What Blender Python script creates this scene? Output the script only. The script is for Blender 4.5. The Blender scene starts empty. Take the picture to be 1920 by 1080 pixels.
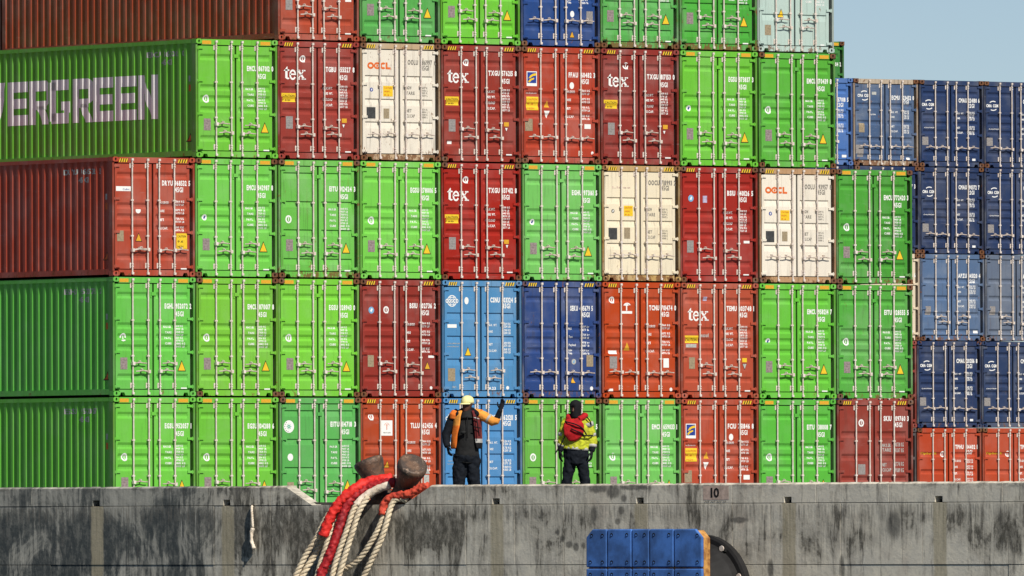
import bpy, bmesh, math, random
from mathutils import Vector, Matrix
R = math.radians
rng = random.Random(7)
scene = bpy.context.scene
COL = scene.collection

# ------------------------------------------------------------------ camera, sky, sun, exposure
CAM = Vector((-172.6, -252.53, -0.207))
YAW, PITCH, ROLL, FPX = 0.631272, 0.0186999, -0.0035537, 23584.0
fw = Vector((math.sin(YAW)*math.cos(PITCH), math.cos(YAW)*math.cos(PITCH), math.sin(PITCH)))
r0 = Vector((math.cos(YAW), -math.sin(YAW), 0)); u0 = r0.cross(fw)
rt = r0*math.cos(ROLL) + u0*math.sin(ROLL)
up = -r0*math.sin(ROLL) + u0*math.cos(ROLL)
cd = bpy.data.cameras.new('camera'); cam = bpy.data.objects.new('camera', cd); COL.objects.link(cam)
cam.matrix_world = Matrix(((rt.x, up.x, -fw.x, CAM.x), (rt.y, up.y, -fw.y, CAM.y), (rt.z, up.z, -fw.z, CAM.z), (0, 0, 0, 1)))
cd.sensor_width = 36; cd.lens = FPX*36/1920; cd.clip_start = 1; cd.clip_end = 9000
scene.camera = cam

SUN_AZ, SUN_EL = -6.0, 45.0         # azimuth: degrees from the door normal (-y) towards +x
S = Vector((math.sin(R(SUN_AZ))*math.cos(R(SUN_EL)), -math.cos(R(SUN_AZ))*math.cos(R(SUN_EL)), math.sin(R(SUN_EL))))
w = bpy.data.worlds.new('World'); scene.world = w; w.use_nodes = True
nt = w.node_tree; bg = nt.nodes['Background']
sky = nt.nodes.new('ShaderNodeTexSky'); sky.sky_type = 'NISHITA'; sky.sun_disc = False
sky.sun_elevation = R(SUN_EL); sky.sun_rotation = math.atan2(S.x, S.y)
sky.air_density = 0.55; sky.dust_density = 0.1; sky.ozone_density = 1.0
nt.links.new(sky.outputs[0], bg.inputs[0]); bg.inputs[1].default_value = 0.075
sl = bpy.data.lights.new('sun', 'SUN'); sl.energy = 4.9; sl.angle = R(0.5); sl.color = (1.0, 0.95, 0.86)
so = bpy.data.objects.new('sun', sl); COL.objects.link(so); so.rotation_euler = S.to_track_quat('Z', 'Y').to_euler()
so.location = (0, -60, 80)
vs = scene.view_settings; vs.view_transform = 'Standard'; vs.look = 'None'; vs.gamma = 1; vs.use_curve_mapping = False
vs.exposure = 0.0

def ray(px, py):
    return fw + rt*((px-960)/FPX) - up*((py-540)/FPX)
# the quay line is turned a little from the long axis of the stack: things along it are laid out in the wall's own frame
PHI = R(12.0); PIV = CAM + fw*200; PIV.z = 0
WM = Matrix.Translation(PIV) @ Matrix.Rotation(PHI, 4, 'Z') @ Matrix.Translation(-PIV); WMI = WM.inverted()
CAML = WMI @ CAM
def at_x(px, py, x):               # wall frame: the point of the plane x = const on the sight line of a photo position
    q = WMI.to_3x3() @ ray(px, py); return CAML + q*((x-CAML.x)/q.x)
def at_d(px, py, d):
    return CAM + ray(px, py)*d

# ------------------------------------------------------------------ materials
def s2l(c):
    return tuple(((v/255)/12.92 if v/255 <= .04045 else ((v/255+.055)/1.055)**2.4) for v in c)
def new_mat(name):
    m = bpy.data.materials.new(name); m.use_nodes = True
    return m, m.node_tree, m.node_tree.nodes['Principled BSDF']
def N(nt, t, **kw):
    n = nt.nodes.new(t)
    for k, v in kw.items(): setattr(n, k, v)
    return n
def math_(nt, op, a, b=None, c=None, clamp=False):
    n = nt.nodes.new('ShaderNodeMath'); n.operation = op; n.use_clamp = clamp
    for i, v in enumerate((a, b, c)):
        if v is None: continue
        if isinstance(v, (int, float)): n.inputs[i].default_value = v
        else: nt.links.new(v, n.inputs[i])
    return n.outputs[0]
def mix(nt, f, a, b, mode='MIX'):
    n = nt.nodes.new('ShaderNodeMix'); n.data_type = 'RGBA'; n.blend_type = mode; n.clamp_factor = True
    for i, v in ((0, f), (6, a), (7, b)):
        if isinstance(v, (int, float)): n.inputs[i].default_value = v
        elif isinstance(v, tuple): n.inputs[i].default_value = v if len(v) == 4 else v+(1,)
        else: nt.links.new(v, n.inputs[i])
    return n.outputs[2]
def noise(nt, vec, scale, detail=4, rough=.6, dist=0):
    n = nt.nodes.new('ShaderNodeTexNoise'); n.inputs['Scale'].default_value = scale
    n.inputs['Detail'].default_value = detail; n.inputs['Roughness'].default_value = rough
    n.inputs['Distortion'].default_value = dist
    nt.links.new(vec, n.inputs['Vector']); return n.outputs[0]
def ramp(nt, f, lo, hi):
    n = nt.nodes.new('ShaderNodeMapRange'); n.inputs[1].default_value = lo; n.inputs[2].default_value = hi
    n.interpolation_type = 'SMOOTHSTEP'; nt.links.new(f, n.inputs[0]); return n.outputs[0]
def mapping(nt, vec, scale=(1, 1, 1)):
    n = nt.nodes.new('ShaderNodeMapping'); n.inputs['Scale'].default_value = scale; nt.links.new(vec, n.inputs[0]); return n.outputs[0]

def paint_material(name, rough=.42, metal=0.0):
    m, nt, b = new_mat(name)
    oi = N(nt, 'ShaderNodeObjectInfo'); tc = N(nt, 'ShaderNodeTexCoord')
    off = nt.nodes.new('ShaderNodeVectorMath'); off.operation = 'ADD'
    cb = N(nt, 'ShaderNodeCombineXYZ')
    rnd = math_(nt, 'MULTIPLY', oi.outputs['Random'], 83.0)
    for i in range(3): nt.links.new(rnd, cb.inputs[i])
    nt.links.new(tc.outputs['Object'], off.inputs[0]); nt.links.new(cb.outputs[0], off.inputs[1]); v = off.outputs[0]
    al = oi.outputs['Alpha']
    big = noise(nt, v, 1.1, 3); streak = noise(nt, mapping(nt, v, (9, 9, .55)), 1.6, 4, .65); fine = noise(nt, v, 22, 5, .7)
    b.inputs['Specular IOR Level'].default_value = .18
    c = mix(nt, 1.0, oi.outputs['Color'], (.86, .86, .86), 'MULTIPLY')
    faded = mix(nt, .32, c, (.55, .55, .5)); c = mix(nt, math_(nt, 'MULTIPLY', ramp(nt, big, .42, .72), math_(nt, 'MULTIPLY_ADD', al, .55, .12)), c, faded)
    dark = mix(nt, .55, c, (.05, .04, .03)); c = mix(nt, math_(nt, 'MULTIPLY', ramp(nt, streak, .52, .74), math_(nt, 'MULTIPLY_ADD', al, .8, .22)), c, dark)
    c = mix(nt, math_(nt, 'MULTIPLY', ramp(nt, fine, .5, .75), .18), c, mix(nt, .4, c, (.03, .025, .02)))
    scuff = noise(nt, mapping(nt, v, (1.2, 1.2, 9)), 1.5, 5, .7); c = mix(nt, math_(nt, 'MULTIPLY', ramp(nt, scuff, .60, .70), math_(nt, 'MULTIPLY_ADD', al, .30, .05)), c, mix(nt, .5, c, (.62, .60, .55)))
    run = noise(nt, mapping(nt, v, (14, 14, .35)), 1.4, 3, .6); c = mix(nt, math_(nt, 'MULTIPLY', ramp(nt, run, .63, .70), math_(nt, 'MULTIPLY', al, .75)), c, mix(nt, .55, c, (.20, .09, .035)))
    # rust, more at the foot of the box where water sits, and in scattered chips
    sep = N(nt, 'ShaderNodeSeparateXYZ'); nt.links.new(tc.outputs['Object'], sep.inputs[0])
    low = math_(nt, 'MULTIPLY', al, math_(nt, 'SUBTRACT', 1.0, ramp(nt, sep.outputs[2], .02, .40)))
    thr = math_(nt, 'MULTIPLY_ADD', low, .16, math_(nt, 'MULTIPLY', al, .17))
    chips = noise(nt, mapping(nt, v, (1, 1, .6)), 7, 6, .72)
    rmask = ramp(nt, math_(nt, 'ADD', chips, thr), .73, .80)
    rcol = mix(nt, noise(nt, v, 30, 3), (.10, .035, .014), (.24, .105, .04))
    c = mix(nt, math_(nt, 'MULTIPLY', rmask, .85), c, rcol)
    nt.links.new(c, b.inputs['Base Color'])
    nt.links.new(math_(nt, 'MULTIPLY_ADD', rmask, .35, math_(nt, 'MULTIPLY_ADD', streak, .2, rough-.1)), b.inputs['Roughness'])
    bp = N(nt, 'ShaderNodeBump'); bp.inputs['Strength'].default_value = .25; bp.inputs['Distance'].default_value = .02
    nt.links.new(math_(nt, 'ADD', noise(nt, v, 3.2, 2), math_(nt, 'MULTIPLY', rmask, .12)), bp.inputs['Height']); nt.links.new(bp.outputs[0], b.inputs['Normal'])
    return m
PAINT = paint_material('container_paint')

def simple(name, col, rough=.6, metal=0.0, var=.25, scale=14, bump=0.0, dark=None):
    m, nt, b = new_mat(name); tc = N(nt, 'ShaderNodeTexCoord')
    n = noise(nt, tc.outputs['Object'], scale, 5, .65)
    d = dark or tuple(x*(1-var*1.6) for x in col)
    nt.links.new(mix(nt, ramp(nt, n, .3, .72), col, d), b.inputs['Base Color'])
    b.inputs['Roughness'].default_value = rough; b.inputs['Metallic'].default_value = metal; b.inputs['Specular IOR Level'].default_value = .25
    if bump:
        bp = N(nt, 'ShaderNodeBump'); bp.inputs['Strength'].default_value = bump; bp.inputs['Distance'].default_value = .02
        nt.links.new(n, bp.inputs['Height']); nt.links.new(bp.outputs[0], b.inputs['Normal'])
    return m
STEEL = simple('pale_painted_bar', (.76, .69, .63), .5, 0, .3, 7, dark=(.58, .47, .38))
LEVER = simple('worn_lever', (.66, .57, .50), .55, .05, .3, 9, dark=(.34, .26, .20))
GASKET = simple('rubber_gasket', (.022, .022, .022), .8)
HOLE = simple('dark_recess', (.008, .007, .006), .95)
WHITE = simple('white_print', (.86, .85, .81), .55, 0, .06, 25)
OFFWHITE = simple('worn_print', (.52, .52, .48), .6, 0, .25, 18)
GREYINK = simple('grey_print', (.23, .21, .18), .6, 0, .2, 25)
AMBER = simple('amber_print', (.80, .42, .035), .5, 0, .22, 40)
YELLOW = simple('yellow_print', (.85, .56, .03), .5, 0, .12, 20)
BLACK = simple('black_print', (.02, .018, .016), .6)
ORANGE = simple('orange_print', (.72, .15, .03), .5, 0, .1)
PLATE = simple('aluminium_plate', (.36, .33, .31), .45, .1, .25, 20)
PLATEP = simple('painted_plate', (.34, .27, .26), .55, 0, .3, 20)
TAN = simple('tan_plate', (.38, .30, .19), .55, 0, .25, 20)
DGREY = simple('dark_square', (.065, .066, .065), .6)
BLUEINK = simple('blue_print', (.03, .07, .34), .5)
SKYINK = simple('light_blue_print', (.20, .44, .68), .5, 0, .15)
LILAC = simple('lilac_print', (.52, .46, .62), .5)
RUSTY = simple('rusty_casting', (.16, .075, .04), .8, .1, .35, 18, .3, dark=(.055, .03, .02))
MINT = simple('mint_sticker', (.14, .52, .36), .5)
PINK = simple('faded_pink_paint', (.66, .50, .41), .9, 0, .25, 12)

# ------------------------------------------------------------------ mesh helpers
class MB:
    def __init__(s): s.v = []; s.f = []; s.m = []; s.mats = []
    def mi(s, mat):
        if mat not in s.mats: s.mats.append(mat)
        return s.mats.index(mat)
    def add(s, verts, faces, mat=None):
        o = len(s.v); s.v += [tuple(p) for p in verts]; i = s.mi(mat)
        for f in faces: s.f.append([o+k for k in f]); s.m.append(i)
    def box(s, x0, x1, y0, y1, z0, z1, mat=None):
        s.add([(x0, y0, z0), (x1, y0, z0), (x1, y1, z0), (x0, y1, z0), (x0, y0, z1), (x1, y0, z1), (x1, y1, z1), (x0, y1, z1)],
              [(0, 3, 2, 1), (4, 5, 6, 7), (0, 1, 5, 4), (1, 2, 6, 5), (2, 3, 7, 6), (3, 0, 4, 7)], mat)
    def prism(s, pts, n, mat=None):            # pts: outline loop (Vectors), extruded by vector n
        k = len(pts); n = Vector(n); a = [Vector(p) for p in pts]
        s.add(a+[p+n for p in a], [tuple(range(k))[::-1], tuple(range(k, 2*k))]+[(i, (i+1) % k, k+(i+1) % k, k+i) for i in range(k)], mat)
    def tube(s, pts, rad, n=8, mat=None, cap=True, flat=(1, 1), ref=None):
        pts = [Vector(p) for p in pts]; m = len(pts)
        if not isinstance(rad, (list, tuple)): rad = [rad]*m
        t0 = (pts[1]-pts[0]).normalized()
        a = Vector(ref) if ref else (Vector((0, 0, 1)) if abs(t0.z) < .9 else Vector((1, 0, 0)))
        vs = []
        for i, p in enumerate(pts):
            t = (pts[min(i+1, m-1)]-pts[max(i-1, 0)]).normalized()
            a = (a-t*a.dot(t))
            if a.length < 1e-5: a = t.orthogonal()
            a.normalize(); b = t.cross(a)
            r = rad[i]; rx, ry = (r if isinstance(r, (list, tuple)) else (r*flat[0], r*flat[1]))
            for k in range(n):
                q = 2*math.pi*k/n; vs.append(p+a*(math.cos(q)*rx)+b*(math.sin(q)*ry))
        fs = [(i*n+k, i*n+(k+1) % n, (i+1)*n+(k+1) % n, (i+1)*n+k) for i in range(m-1) for k in range(n)]
        if cap: fs += [tuple(range(n))[::-1], tuple(range((m-1)*n, m*n))]
        s.add(vs, fs, mat)
    def ball(s, c, r, mat=None, n=12, k=8):
        r = r if isinstance(r, (list, tuple)) else (r, r, r); c = Vector(c); vs = [c+Vector((0, 0, -r[2]))]
        for i in range(1, k):
            a = -math.pi/2+math.pi*i/k
            for j in range(n):
                q = 2*math.pi*j/n; vs.append(c+Vector((r[0]*math.cos(a)*math.cos(q), r[1]*math.cos(a)*math.sin(q), r[2]*math.sin(a))))
        vs.append(c+Vector((0, 0, r[2]))); L = len(vs)-1
        fs = [(0, 1+(j+1) % n, 1+j) for j in range(n)]
        for i in range(k-2):
            for j in range(n): fs.append((1+i*n+j, 1+i*n+(j+1) % n, 1+(i+1)*n+(j+1) % n, 1+(i+1)*n+j))
        fs += [(L, 1+(k-2)*n+j, 1+(k-2)*n+(j+1) % n) for j in range(n)]
        s.add(vs, fs, mat)
    def mesh(s, name, smooth=False):
        me = bpy.data.meshes.new(name); me.from_pydata(s.v, [], s.f)
        for m in s.mats: me.materials.append(m)
        if len(s.mats) > 1: me.polygons.foreach_set('material_index', s.m)
        if smooth: me.polygons.foreach_set('use_smooth', [True]*len(me.polygons))
        me.update(); return me
def obj(name, me, parent=None, loc=(0, 0, 0), color=None):
    o = bpy.data.objects.new(name, me); COL.objects.link(o); o.location = loc
    if parent: o.parent = parent
    if name in ('lettering', 'brand_lettering', 'identification_number', 'hazard_marking', 'bolt', 'painted_number', 'emblem', 'wall_core', 'wall_extension', 'caution_label'): o['kind'] = 'stuff'
    if color: o.color = color
    return o
def tag(o, label=None, cat=None, group=None, kind=None):
    for k, v in (('label', label), ('category', cat), ('group', group), ('kind', kind)):
        if v: o[k] = v
    return o
def thing(name, label, cat, loc=(0, 0, 0), rz=0, group=None):
    o = obj(name, None, None, loc); o.rotation_euler = (0, 0, rz); o.empty_display_size = .3
    return tag(o, label, cat, group)
def on_wall(t, turn=True):
    t.location = WM @ t.location
    if turn: t.rotation_euler.z += PHI
    return t
def fix_normals(me):
    bm = bmesh.new(); bm.from_mesh(me); bmesh.ops.recalc_face_normals(bm, faces=bm.faces); bm.to_mesh(me); bm.free(); return me

# ------------------------------------------------------------------ lettering: glyph outlines of the built-in font, cached as triangles
GLY = {}
def glyph(ch, bold=.0):
    k = (ch, bold)
    if k in GLY: return GLY[k]
    if ch == ' ': GLY[k] = ([], [], .45); return GLY[k]
    cu = bpy.data.curves.new('glyph', 'FONT'); cu.body = ch; cu.resolution_u = 2; cu.offset = bold
    o = bpy.data.objects.new('glyph', cu); COL.objects.link(o)
    dg = bpy.context.evaluated_depsgraph_get(); dg.update()
    e = o.evaluated_get(dg); me = e.to_mesh(); me.calc_loop_triangles()
    vs = [(v.co.x, v.co.y) for v in me.vertices]; fs = [tuple(t.vertices) for t in me.loop_triangles]
    e.to_mesh_clear(); bpy.data.objects.remove(o); bpy.data.curves.remove(cu)
    x0 = min(v[0] for v in vs); x1 = max(v[0] for v in vs)
    GLY[k] = ([(v[0]-x0, v[1]) for v in vs], fs, x1-x0+.09); return GLY[k]
def text_tris(s, x, z, h, width=None, sx=.62, bold=.02, slant=0):     # list of triangles [(x,z)*3]; x,z = lower left
    adv = 0; out = []
    for ch in s:
        vs, fs, a = glyph(ch, bold)
        for f in fs: out.append([(adv+vs[i][0]+slant*vs[i][1], vs[i][1]) for i in f])
        adv += a
    k = h/.72; kx = (width/max(adv, .01)) if width else k*sx
    return [[(x+p[0]*kx, z+p[1]*k) for p in t] for t in out]
def clip_strip(poly, axis, lo, hi):
    for sgn, lim in ((1, lo), (-1, -hi)):
        out = []
        for i in range(len(poly)):
            a, b = poly[i-1], poly[i]; da, db = sgn*a[axis]-lim, sgn*b[axis]-lim
            if (da >= 0) != (db >= 0):
                t = da/(da-db); out.append((a[0]+t*(b[0]-a[0]), a[1]+t*(b[1]-a[1])))
            if db >= 0: out.append(b)
        poly = out
        if len(poly) < 3: return []
    return poly
def interp(prof, q):
    if q <= prof[0][0]: return prof[0][1]
    for (a, da), (b, db) in zip(prof, prof[1:]):
        if q <= b: return da+(db-da)*(q-a)/(b-a) if b > a else db
    return prof[-1][1]
# shapes as polygons in (x, z)
def p_rect(x0, x1, z0, z1): return [[(x0, z0), (x1, z0), (x1, z1), (x0, z1)]]
def p_ell(cx, cz, rx, rz, n=18): return [[(cx+rx*math.cos(2*math.pi*i/n), cz+rz*math.sin(2*math.pi*i/n)) for i in range(n)]]
def p_ring(cx, cz, rx, rz, t, n=20, a0=0, a1=360):
    out = []
    for i in range(n):
        a = R(a0+(a1-a0)*i/n); b = R(a0+(a1-a0)*(i+1)/n)
        out.append([(cx+rx*math.cos(a), cz+rz*math.sin(a)), (cx+rx*math.cos(b), cz+rz*math.sin(b)),
                    (cx+(rx-t)*math.cos(b), cz+(rz-t)*math.sin(b)), (cx+(rx-t)*math.cos(a), cz+(rz-t)*math.sin(a))])
    return out

# ------------------------------------------------------------------ container geometry
W = 2.438
D0 = .055                                    # door face behind the corner casting face
def X(fx): return -W/2+W*fx
BARS = (.240, .428, .566, .750)
GROOVES = {'deep': ([.125, .382, .474, .567, .812], ((0, 0), (.021, .028), (.036, .028), (.057, 0))),
           'thin': ([.107, .350, .590, .835], ((0, 0), (.005, .028), (.012, .028), (.055, 0))),
           'four': ([.275, .474, .670], ((0, 0), (.005, .028), (.012, .028), (.060, 0))),
           'wide': ([.275, .474, .666, .86], ((0, 0), (.021, .030), (.040, .030), (.062, 0)))}
def profile(kind, H):                        # [(z, depth)] rising in z
    fs, g = GROOVES[kind]; pr = [(.172, 0)]
    for f in reversed(fs):
        for df, d in reversed(g): pr.append((H*(1-f-df), d))
    pr.append((H-.164, 0)); return pr
def marks(mb, polys, mat, prof=None, lift=.003):
    """flat print laid on the door face, bent into the grooves"""
    for poly in polys:
        if prof is None:
            parts = [(poly, None)]
        else:
            zs = [p[0] for p in prof]; z0 = min(p[1] for p in poly); z1 = max(p[1] for p in poly); parts = []
            for a, b in zip(zs, zs[1:]):
                if b < z0 or a > z1: continue
                q = clip_strip(poly, 1, max(a, -9), b)
                if q: parts.append((q, 1))
        for q, k in parts:
            area = sum(q[i-1][0]*q[i][1]-q[i][0]*q[i-1][1] for i in range(len(q)))
            if area < 0: q = q[::-1]
            mb.add([(p[0], D0-lift+(interp(prof, p[1]) if prof else 0), p[1]) for p in q], [tuple(range(len(q)))], mat)

CACHE = {}
def cached(key, fn):
    if key not in CACHE: CACHE[key] = fn()
    return CACHE[key]
PER = .278; PROF_SIDE = ((0, .003), (.085, .003), (.137, .048), (.224, .048), (.278, .003))
def side_prof(L):
    y = .17; pr = [(y, .003)]
    n = int((L-.34)/PER); k = (L-.34)/(n*PER)
    for i in range(n):
        for a, d in PROF_SIDE[1:]: pr.append((y+(i*PER+a)*k, d))
    return pr
def m_side(sgn, L, H):
    mb = MB(); pr = side_prof(L); n = len(pr); z0, z1 = .165, H-.10
    vs = [(sgn*(W/2-.012-d), y, z) for y, d in pr for z in (z0, z1)]
    mb.add(vs, [((2*i, 2*i+2, 2*i+3, 2*i+1) if sgn > 0 else (2*i, 2*i+1, 2*i+3, 2*i+2)) for i in range(n-1)], PAINT); return mb.mesh('side_panel')
def m_frame(L, H):
    mb = MB()
    for sx in (-1, 1):
        a, b = sorted((sx*(W/2-.002), sx*(W/2-.058)))
        a, b = sorted((sx*(W/2-.004), sx*(W/2-.06)))
        mb.box(a, b, .178, L-.178, .03, .166, PAINT); mb.box(a, b, .178, L-.178, H-.105, H-.012, PAINT)   # side rails
    mb.box(X(.073), X(.927), .03, .15, H-.142, H-.006, PAINT)             # header
    # sill with two recesses at its ends
    mb.prism([(X(.073), .026, .012), (X(.085), .026, .012), (X(.095), .026, .085), (X(.137), .026, .085), (X(.15), .026, .012), (X(.85), .026, .012),
              (X(.863), .026, .085), (X(.905), .026, .085), (X(.915), .026, .012), (X(.927), .026, .012), (X(.927), .026, .15), (X(.073), .026, .15)], (0, .12, 0), PAINT)
    mb.box(X(.073), X(.927), L-.15, L-.02, .012, .15, PAINT); mb.box(X(.073), X(.927), L-.15, L-.02, H-.14, H-.006, PAINT)
    return fix_normals(mb.mesh('frame'))
def m_post(H):
    mb = MB(); mb.box(-.028, .028, 0, .148, .1185, H-.1185, PAINT); return mb.mesh('corner_post')
def m_casting():
    mb = MB(); mb.box(-.089, .089, 0, .178, 0, .118, None)
    mb2 = MB()
    # block with an oval slot in the face: ring of quads round a recessed dark oval
    n = 12; ov = [(.026*math.cos(2*math.pi*i/n), .059+.040*math.sin(2*math.pi*i/n)) for i in range(n)]
    sq = []
    for i in range(n):
        c, s_ = math.cos(2*math.pi*i/n), math.sin(2*math.pi*i/n); k = 1/max(abs(c), abs(s_)); sq.append((.089*c*k, .059+.059*s_*k))
    vs = [(p[0], 0, p[1]) for p in sq]+[(p[0], 0, p[1]) for p in ov]+[(p[0], .03, p[1]) for p in ov]
    mb2.add(vs, [(i, (i+1) % n, n+(i+1) % n, n+i) for i in range(n)]+[(n+i, n+(i+1) % n, 2*n+(i+1) % n, 2*n+i) for i in range(n)], PAINT)
    mb2.add([(p[0], .03, p[1]) for p in ov], [tuple(range(n))], HOLE)
    b = [(-.089, 0, 0), (.089, 0, 0), (.089, .178, 0), (-.089, .178, 0), (-.089, 0, .118), (.089, 0, .118), (.089, .178, .118), (-.089, .178, .118)]
    mb2.add(b, [(0, 3, 2, 1), (4, 5, 6, 7), (1, 2, 6, 5), (2, 3, 7, 6), (3, 0, 4, 7)], PAINT)
    return fix_normals(mb2.mesh('corner_casting'))
def m_door(kind, side, H):
    mb = MB(); pr = profile(kind, H)
    x0, x1 = (X(.040), X(.4855)) if side == 'l' else (X(.5065), X(.943))
    xs = [(x0, 0), (x0+.05, 0), (x0+.075, 1), (x1-.085, 1), (x1-.06, 0), (x1, 0)]
    if kind in ('thin', 'four'): xs = [(x0, 0), (x0+.07, 0), (x0+.08, 1), (x1-.09, 1), (x1-.075, 0), (x1, 0)]
    ny = len(pr); vs = [(x, D0+d*g, z) for z, d in pr for x, g in xs]; k = len(xs)
    fs = [(j*k+i, j*k+i+1, (j+1)*k+i+1, (j+1)*k+i) for j in range(ny-1) for i in range(k-1)]
    mb.add(vs, fs, PAINT)
    z0, z1 = pr[0][0], pr[-1][0]; y0, y1 = D0, D0+.055
    mb.add([(x0, y0, z0), (x0, y1, z0), (x0, y1, z1), (x0, y0, z1), (x1, y0, z0), (x1, y1, z0), (x1, y1, z1), (x1, y0, z1)],
           [(0, 3, 2, 1), (4, 5, 6, 7), (3, 7, 6, 2), (0, 1, 5, 4), (1, 2, 6, 5)], PAINT)
    return mb.mesh('door')
def m_gasket(H):
    mb = MB(); mb.box(X(.026), X(.974), D0+.075, D0+.11, .152, H-.146, GASKET); return mb.mesh('gasket')
def m_back(L, H):
    mb = MB(); mb.box(-W/2+.09, W/2-.09, L-.06, L-.02, .152, H-.142, PAINT); return mb.mesh('end_wall')
def m_roof(L, H):
    mb = MB(); mb.box(-W/2+.062, W/2-.062, .152, L-.152, H-.05, H-.02, PAINT); return mb.mesh('roof')
def m_floor(L):
    mb = MB(); mb.box(-W/2+.062, W/2-.062, .152, L-.152, .07, .13, PAINT); return mb.mesh('underfloor')
def m_bar(fx, H):
    mb = MB(); x = X(fx); yb = .004
    mb.tube([(x, yb, .05), (x, yb, H-.055)], .0185, 8, STEEL)
    for z in (.22, .26, H-.21, H-.25): pass
    for z in (.19, H-.27):                                                 # guide plates at foot and head
        mb.box(x-.052, x+.012, D0-.012, D0-.002, z, z+.13, STEEL); mb.box(x-.024, x+.024, yb-.022, D0-.012, z+.03, z+.055, STEEL); mb.box(x-.024, x+.024, yb-.022, D0-.012, z+.085, z+.11, STEEL)
    for z in (.33*H, .63*H):
        mb.box(x-.045, x+.028, yb-.021, D0-.002, z, z+.04, STEEL)
    for z in (.035, H-.09):                                                # cam and keeper
        mb.box(x-.03, x+.03, yb-.03, .022, z, z+.055, STEEL)
    return mb.mesh('locking_bar')
def m_handle(fx, direction, z):
    mb = MB(); x = X(fx); y = -.026; d = direction
    pts = [(x, y+.02, z), (x+d*.06, y, z+.004), (x+d*.18, y, z+.026), (x+d*.30, y, z+.008), (x+d*.39, y+.004, z+.004)]
    mb.tube(pts, [.022, .019, .015, .015, .012], 6, LEVER, flat=(1, .8))
    mb.box(x-.036, x+.036, -.050, .03, z-.04, z+.04, STEEL)
    hx = x+d*.2; mb.box(hx-.020, hx+.020, y+.03, D0-.002, z+.0, z+.075, STEEL); mb.box(hx-.014, hx+.014, y-.012, y+.032, z+.05, z+.068, STEEL)
    return mb.mesh('handle')
def m_stop(H):
    mb = MB(); z = H*(1-.155); mb.box(X(.470), X(.528), D0-.022, D0-.003, z, z+.085, PAINT); mb.box(X(.462), X(.478), D0-.015, D0-.003, z-.05, z, PAINT); return mb.mesh('door_stop')
def m_hinge(sx, z):
    mb = MB(); xa = sx*(W/2-.075)
    a, b = sorted((xa+sx*.02, xa-sx*.15))
    mb.box(a, b, .026, .053, z, z+.058, PAINT); mb.tube([(xa-sx*.012, .026, z-.02), (xa-sx*.012, .026, z+.075)], .015, 6, PAINT); return mb.mesh('hinge')
def m_hazard(style, sx, H):
    mb = MB(); z0, z1 = H-.128, H-.04; y = .027
    a, b = (.082, .192) if sx < 0 else (.795, .915)
    def q(pts, m): mb.add([(X(p[0]), y, p[1]) for p in pts], [(0, 1, 2, 3)], m)
    if style == 'amber':
        q([(a, z0), (b, z0), (b, z1), (a, z1)], AMBER)
    else:
        n = 4 if style == 'stripe' else 5; wd = (b-a)/n
        y = .0275
        for i in range(n):
            x = a+i*wd; q([(x, z0), (x+wd*.5, z0), (x+wd*.98, z1), (x+wd*.48, z1)], YELLOW)
            y = .0285; q([(x+wd*.5, z0), (x+wd*.92, z0), (x+wd*1.4, z1), (x+wd*.98, z1)] if i < n-1 else [(x+wd*.5, z0), (x+wd*.7, z0), (x+wd*1.15, z1), (x+wd*.98, z1)], BLACK); y = .0275
    return mb.mesh('hazard_marking')

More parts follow.
